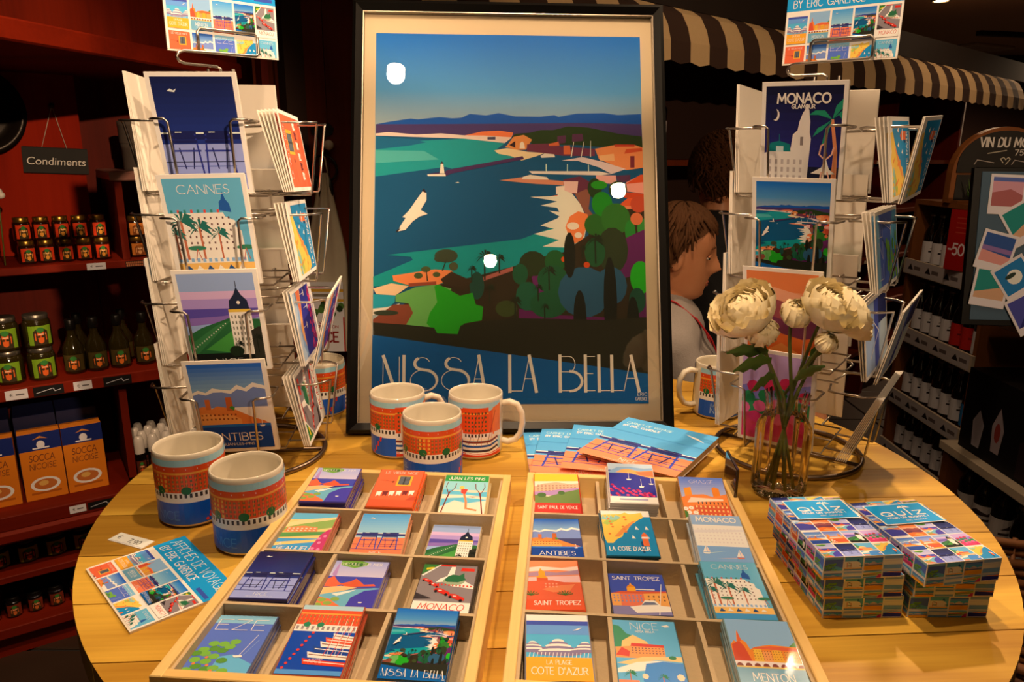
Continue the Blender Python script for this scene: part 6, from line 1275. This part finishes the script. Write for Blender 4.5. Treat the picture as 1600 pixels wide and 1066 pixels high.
def person(label, base, yaw, head_c, lean, top_mat, pants, hair_fn, arms, skin_extra=None, head_pitch=0, hs=1.0):
    """seated figure; local +x is forward"""
    t = thing('person', label, 'person', base, (0, 0, yaw))
    hc = Vector(head_c); hip = Vector((0, 0, .50)); sh = Vector((lean, 0, hc.z-.215)); nk = Vector((hc.x-.018, 0, hc.z-.10))
    m_ = MB(); M = head_geo(m_, head_c, hs, 0, head_pitch)
    capsule(m_, [sh+Vector((0, 0, .02)), sh.lerp(nk, .6), nk+Vector((.005, 0, .03))], [.062, .052, .050])
    capsule(m_, [hip, hip.lerp(sh, .35), hip.lerp(sh, .7), sh+Vector((0, 0, -.02))], [.14, .125, .14, .10])
    for s in (-1, 1):
        a = arms[0 if s < 0 else 1]; sp = sh+Vector((0, s*.155, -.02))
        capsule(m_, [sh+Vector((0, s*.05, 0)), sp], [.08, .06]); capsule(m_, [sp, Vector(a[0])], [.054, .042]); capsule(m_, [Vector(a[0]), Vector(a[1])], [.041, .028])
        hand(m_, a[1], Vector(a[1])-Vector(a[0]), s)
        k = Vector((.43, s*.11, .50)); an = Vector((.42, s*.11, .09))
        capsule(m_, [hip+Vector((0, s*.08, 0)), k], [.085, .058]); capsule(m_, [k, k.lerp(an, .4), an], [.055, .054, .036]); capsule(m_, [an+Vector((-.03, 0, -.04)), an+Vector((.13, 0, -.06))], [.036, .028])
    b = m_.build('body', 'skin', t); remesh(b, .0045, 4)
    # garment: loose layer round trunk and arms
    g = MB(); capsule(g, [hip+Vector((0, 0, .02)), hip.lerp(sh, .35), hip.lerp(sh, .7), sh], [.165, .155, .165, .115])
    capsule(g, [sh+Vector((0, 0, .0)), sh.lerp(nk, .62)], [.09, .066])
    for s in (-1, 1):
        a = arms[0 if s < 0 else 1]; sp = sh+Vector((0, s*.155, -.02)); capsule(g, [sh+Vector((0, s*.05, .005)), sp], [.1, .078]); capsule(g, [sp, Vector(a[0])], [.075, .062]); capsule(g, [Vector(a[0]), Vector(a[0]).lerp(Vector(a[1]), .9)], [.06, .045])
    gb_ = g.build('sweater', top_mat, t); remesh(gb_, .009, 5)
    p = MB()
    for s in (-1, 1):
        k = Vector((.43, s*.11, .50)); an = Vector((.42, s*.11, .09)); capsule(p, [hip+Vector((0, s*.07, -.01)), k], [.11, .078]); capsule(p, [k, an+Vector((0, 0, .03))], [.076, .058])
    capsule(p, [hip+Vector((0, -.06, 0)), hip+Vector((0, .06, 0))], [.15, .15]); pb_ = p.build('trousers', pants, t); remesh(pb_, .010, 4)
    for s in (-1, 1):
        an = Vector((.42, s*.11, .09)); q = MB(); capsule(q, [an+Vector((-.04, 0, -.048)), an+Vector((.14, 0, -.055))], [.042, .035]); q.build('shoe', 'black_plastic', t)
    hair_fn(t, M)
    return t, M
def lock_shell(t, M, m, rx, rw, zt, front, nape, side, seed, nlock=110, curl=.0):
    """hair: a cap close to the skull plus many tapered locks laid over it"""
    h = MB(); rnd = random.Random(seed); c = Vector((-.006, 0, .012))
    v = []; f = []; n = 30; mrow = 11
    for i in range(mrow+1):
        for j in range(n):
            a = 2*PI*j/n; fr_ = (1+math.cos(a))/2
            low = nape*(1-fr_)+front*fr_ if abs(math.sin(a)) < .999 else side
            low = nape+(front-nape)*fr_**.8
            if .2 < fr_ < .52: low = min(low, side)
            ph = i/mrow; z = zt*math.cos(ph*PI/2*.98); zz = low+(zt-low)*math.cos(ph*PI/2) ; k = math.sqrt(max(0, 1-max(0, min(1, (zz-.0)/zt))**2)) if zz > 0 else 1-.12*min(1, -zz/.1)
            v.append((c.x+math.cos(a)*rx*k, math.sin(a)*rw*k, zz+c.z))
    for i in range(mrow):
        for j in range(n): k = (j+1) % n; f.append((i*n+j, (i+1)*n+j, (i+1)*n+k, i*n+k))
    h.add(v, f, True, M)
    for q in range(nlock):
        a = rnd.uniform(0, 2*PI); fr_ = (1+math.cos(a))/2; low = nape+(front-nape)*fr_**.8
        if .2 < fr_ < .52: low = min(low, side)
        p0 = rnd.uniform(.05, .7); pts = []; L = rnd.uniform(.25, .5); da = rnd.uniform(-.3, .3)
        for i in range(6):
            ph = min(1.03, p0+L*i/5); zz = low+(zt-low)*math.cos(min(1, ph)*PI/2)-(.012 if ph > 1 else 0); k = math.sqrt(max(0, 1-max(0, min(1, zz/zt))**2)) if zz > 0 else 1-.12*min(1, -zz/.1)
            aa = a+da*i/5+curl*math.sin(i*2.2+q)
            e = 1.025+.02*rnd.random()
            pts.append((c.x+math.cos(aa)*rx*k*e, math.sin(aa)*rw*k*e, zz+c.z+.003+curl*.03*math.cos(i*2.5+q)))
        h.tube(pts, [.0015, .0035, .0045, .0042, .0032, .0008], 5, M)
    o = h.build('hair', m, t); return o
def woman_hair(t, M):
    lock_shell(t, M, 'hair_brown', .106, .089, .116, .078, -.085, -.030, 3, 420)
    MB().ball((.064, -.034, .0), .0105, .011, .0048, 10, 8, M).ball((.064, .034, .0), .0105, .011, .0048, 10, 8, M).build('eyeball', 'eye_white', t)
    MB().ball((.0712, -.036, -.0005), .0036, .0065, .0042, 8, 6, M).ball((.0712, .036, -.0005), .0036, .0065, .0042, 8, 6, M).build('iris', 'eye_dark', t)
    for s in (-1, 1):
        MB().tube([(.081, s*.014, .024), (.082, s*.03, .028), (.074, s*.046, .024)], [.002, .003, .0012], 6, M).build('eyebrow', 'hair_brown', t)
        MB().tube([(.0745, s*.022, .005), (.0765, s*.034, .0085), (.068, s*.047, .004)], .0026, 5, M).build('eyelid', 'skin', t)
    MB().tube([(.074, -.022, -.066), (.0815, -.008, -.0635), (.0838, 0, -.0645), (.0815, .008, -.0635), (.074, .022, -.066)], [.001, .0036, .0038, .0036, .001], 7, M).tube([(.074, -.02, -.0685), (.0808, -.007, -.0715), (.0822, 0, -.072), (.0808, .007, -.0715), (.074, .02, -.0685)], [.001, .0042, .0048, .0042, .001], 7, M).build('lips', 'lip', t)
def man_hair(t, M):
    lock_shell(t, M, 'hair_dark', .112, .095, .122, .05, -.09, -.03, 9, 520, .2)
# the woman sits in profile facing right, the man stands beyond her with his back to the camera
w_, Mw = person('person in grey roll neck sweater with red lanyard, profile behind the poster', (.415, 1.97, 0), math.radians(-6), (.03, 0, 1.137), .0, 'knit_grey', 'trouser', woman_hair, [((.10, -.21, .72), (.34, -.12, .70)), ((.10, .21, .72), (.34, .12, .70))], None, math.radians(6), 1.04)
MB().tube([(.0, 0, 0)]*2, .001, 4) if False else None
lz = .93
q = MB()
for s in (-1, 1):
    path = [(-.05, s*.05, 1.035), (.02, s*.085, 1.015), (.075, s*.09, .975), (.118, s*.08, .92), (.150, s*.06, .85), (.172, s*.03, .76), (.176, s*.006, .70)]
    v = []; f = []
    for i, p in enumerate(path):
        d = Vector(path[min(i+1, 6)])-Vector(path[max(i-1, 0)]); sd = d.cross(Vector((1, 0, .3))).normalized()*.0085
        for e in (0, .003): v += [tuple(Vector(p)-sd+Vector((e, 0, e))), tuple(Vector(p)+sd+Vector((e, 0, e)))]
    for i in range(6): k = i*4; f += [(k, k+1, k+5, k+4), (k+2, k+6, k+7, k+3), (k, k+4, k+6, k+2), (k+1, k+3, k+7, k+5)]
    q.add(v, f, True)
q.build('lanyard', 'lanyard', w_)
person('person in a black coat with dark curly hair, seen from behind near the bottles', (.640, 2.34, 0), math.radians(72), (.02, 0, 1.325), -.01, 'coat_black', 'trouser', man_hair, [((.06, -.24, .92), (.28, -.16, .86)), ((.06, .24, .92), (.28, .16, .86))], None, math.radians(10), 1.0)
for nm, x, y, h_ in (('person in the grey sweater', .415, 1.97, .40), ('person in the black coat', .640, 2.34, .40)):
    k = thing('stool', 'round wooden stool under the '+nm, 'stool', (x-.01, y-.0, 0)); MB().lathe([(.001, h_-.07), (.15, h_-.07), (.155, h_-.06), (.155, h_-.045), (.15, h_-.04), (.001, h_-.04)], 24).build('seat', 'rack_wood', k)
    for i in range(4): a = PI/4+i*PI/2; MB().tube([(.15*math.cos(a), .15*math.sin(a), 0), (.11*math.cos(a), .11*math.sin(a), h_-.07)], .014, 8).build('leg', 'rack_wood', k)
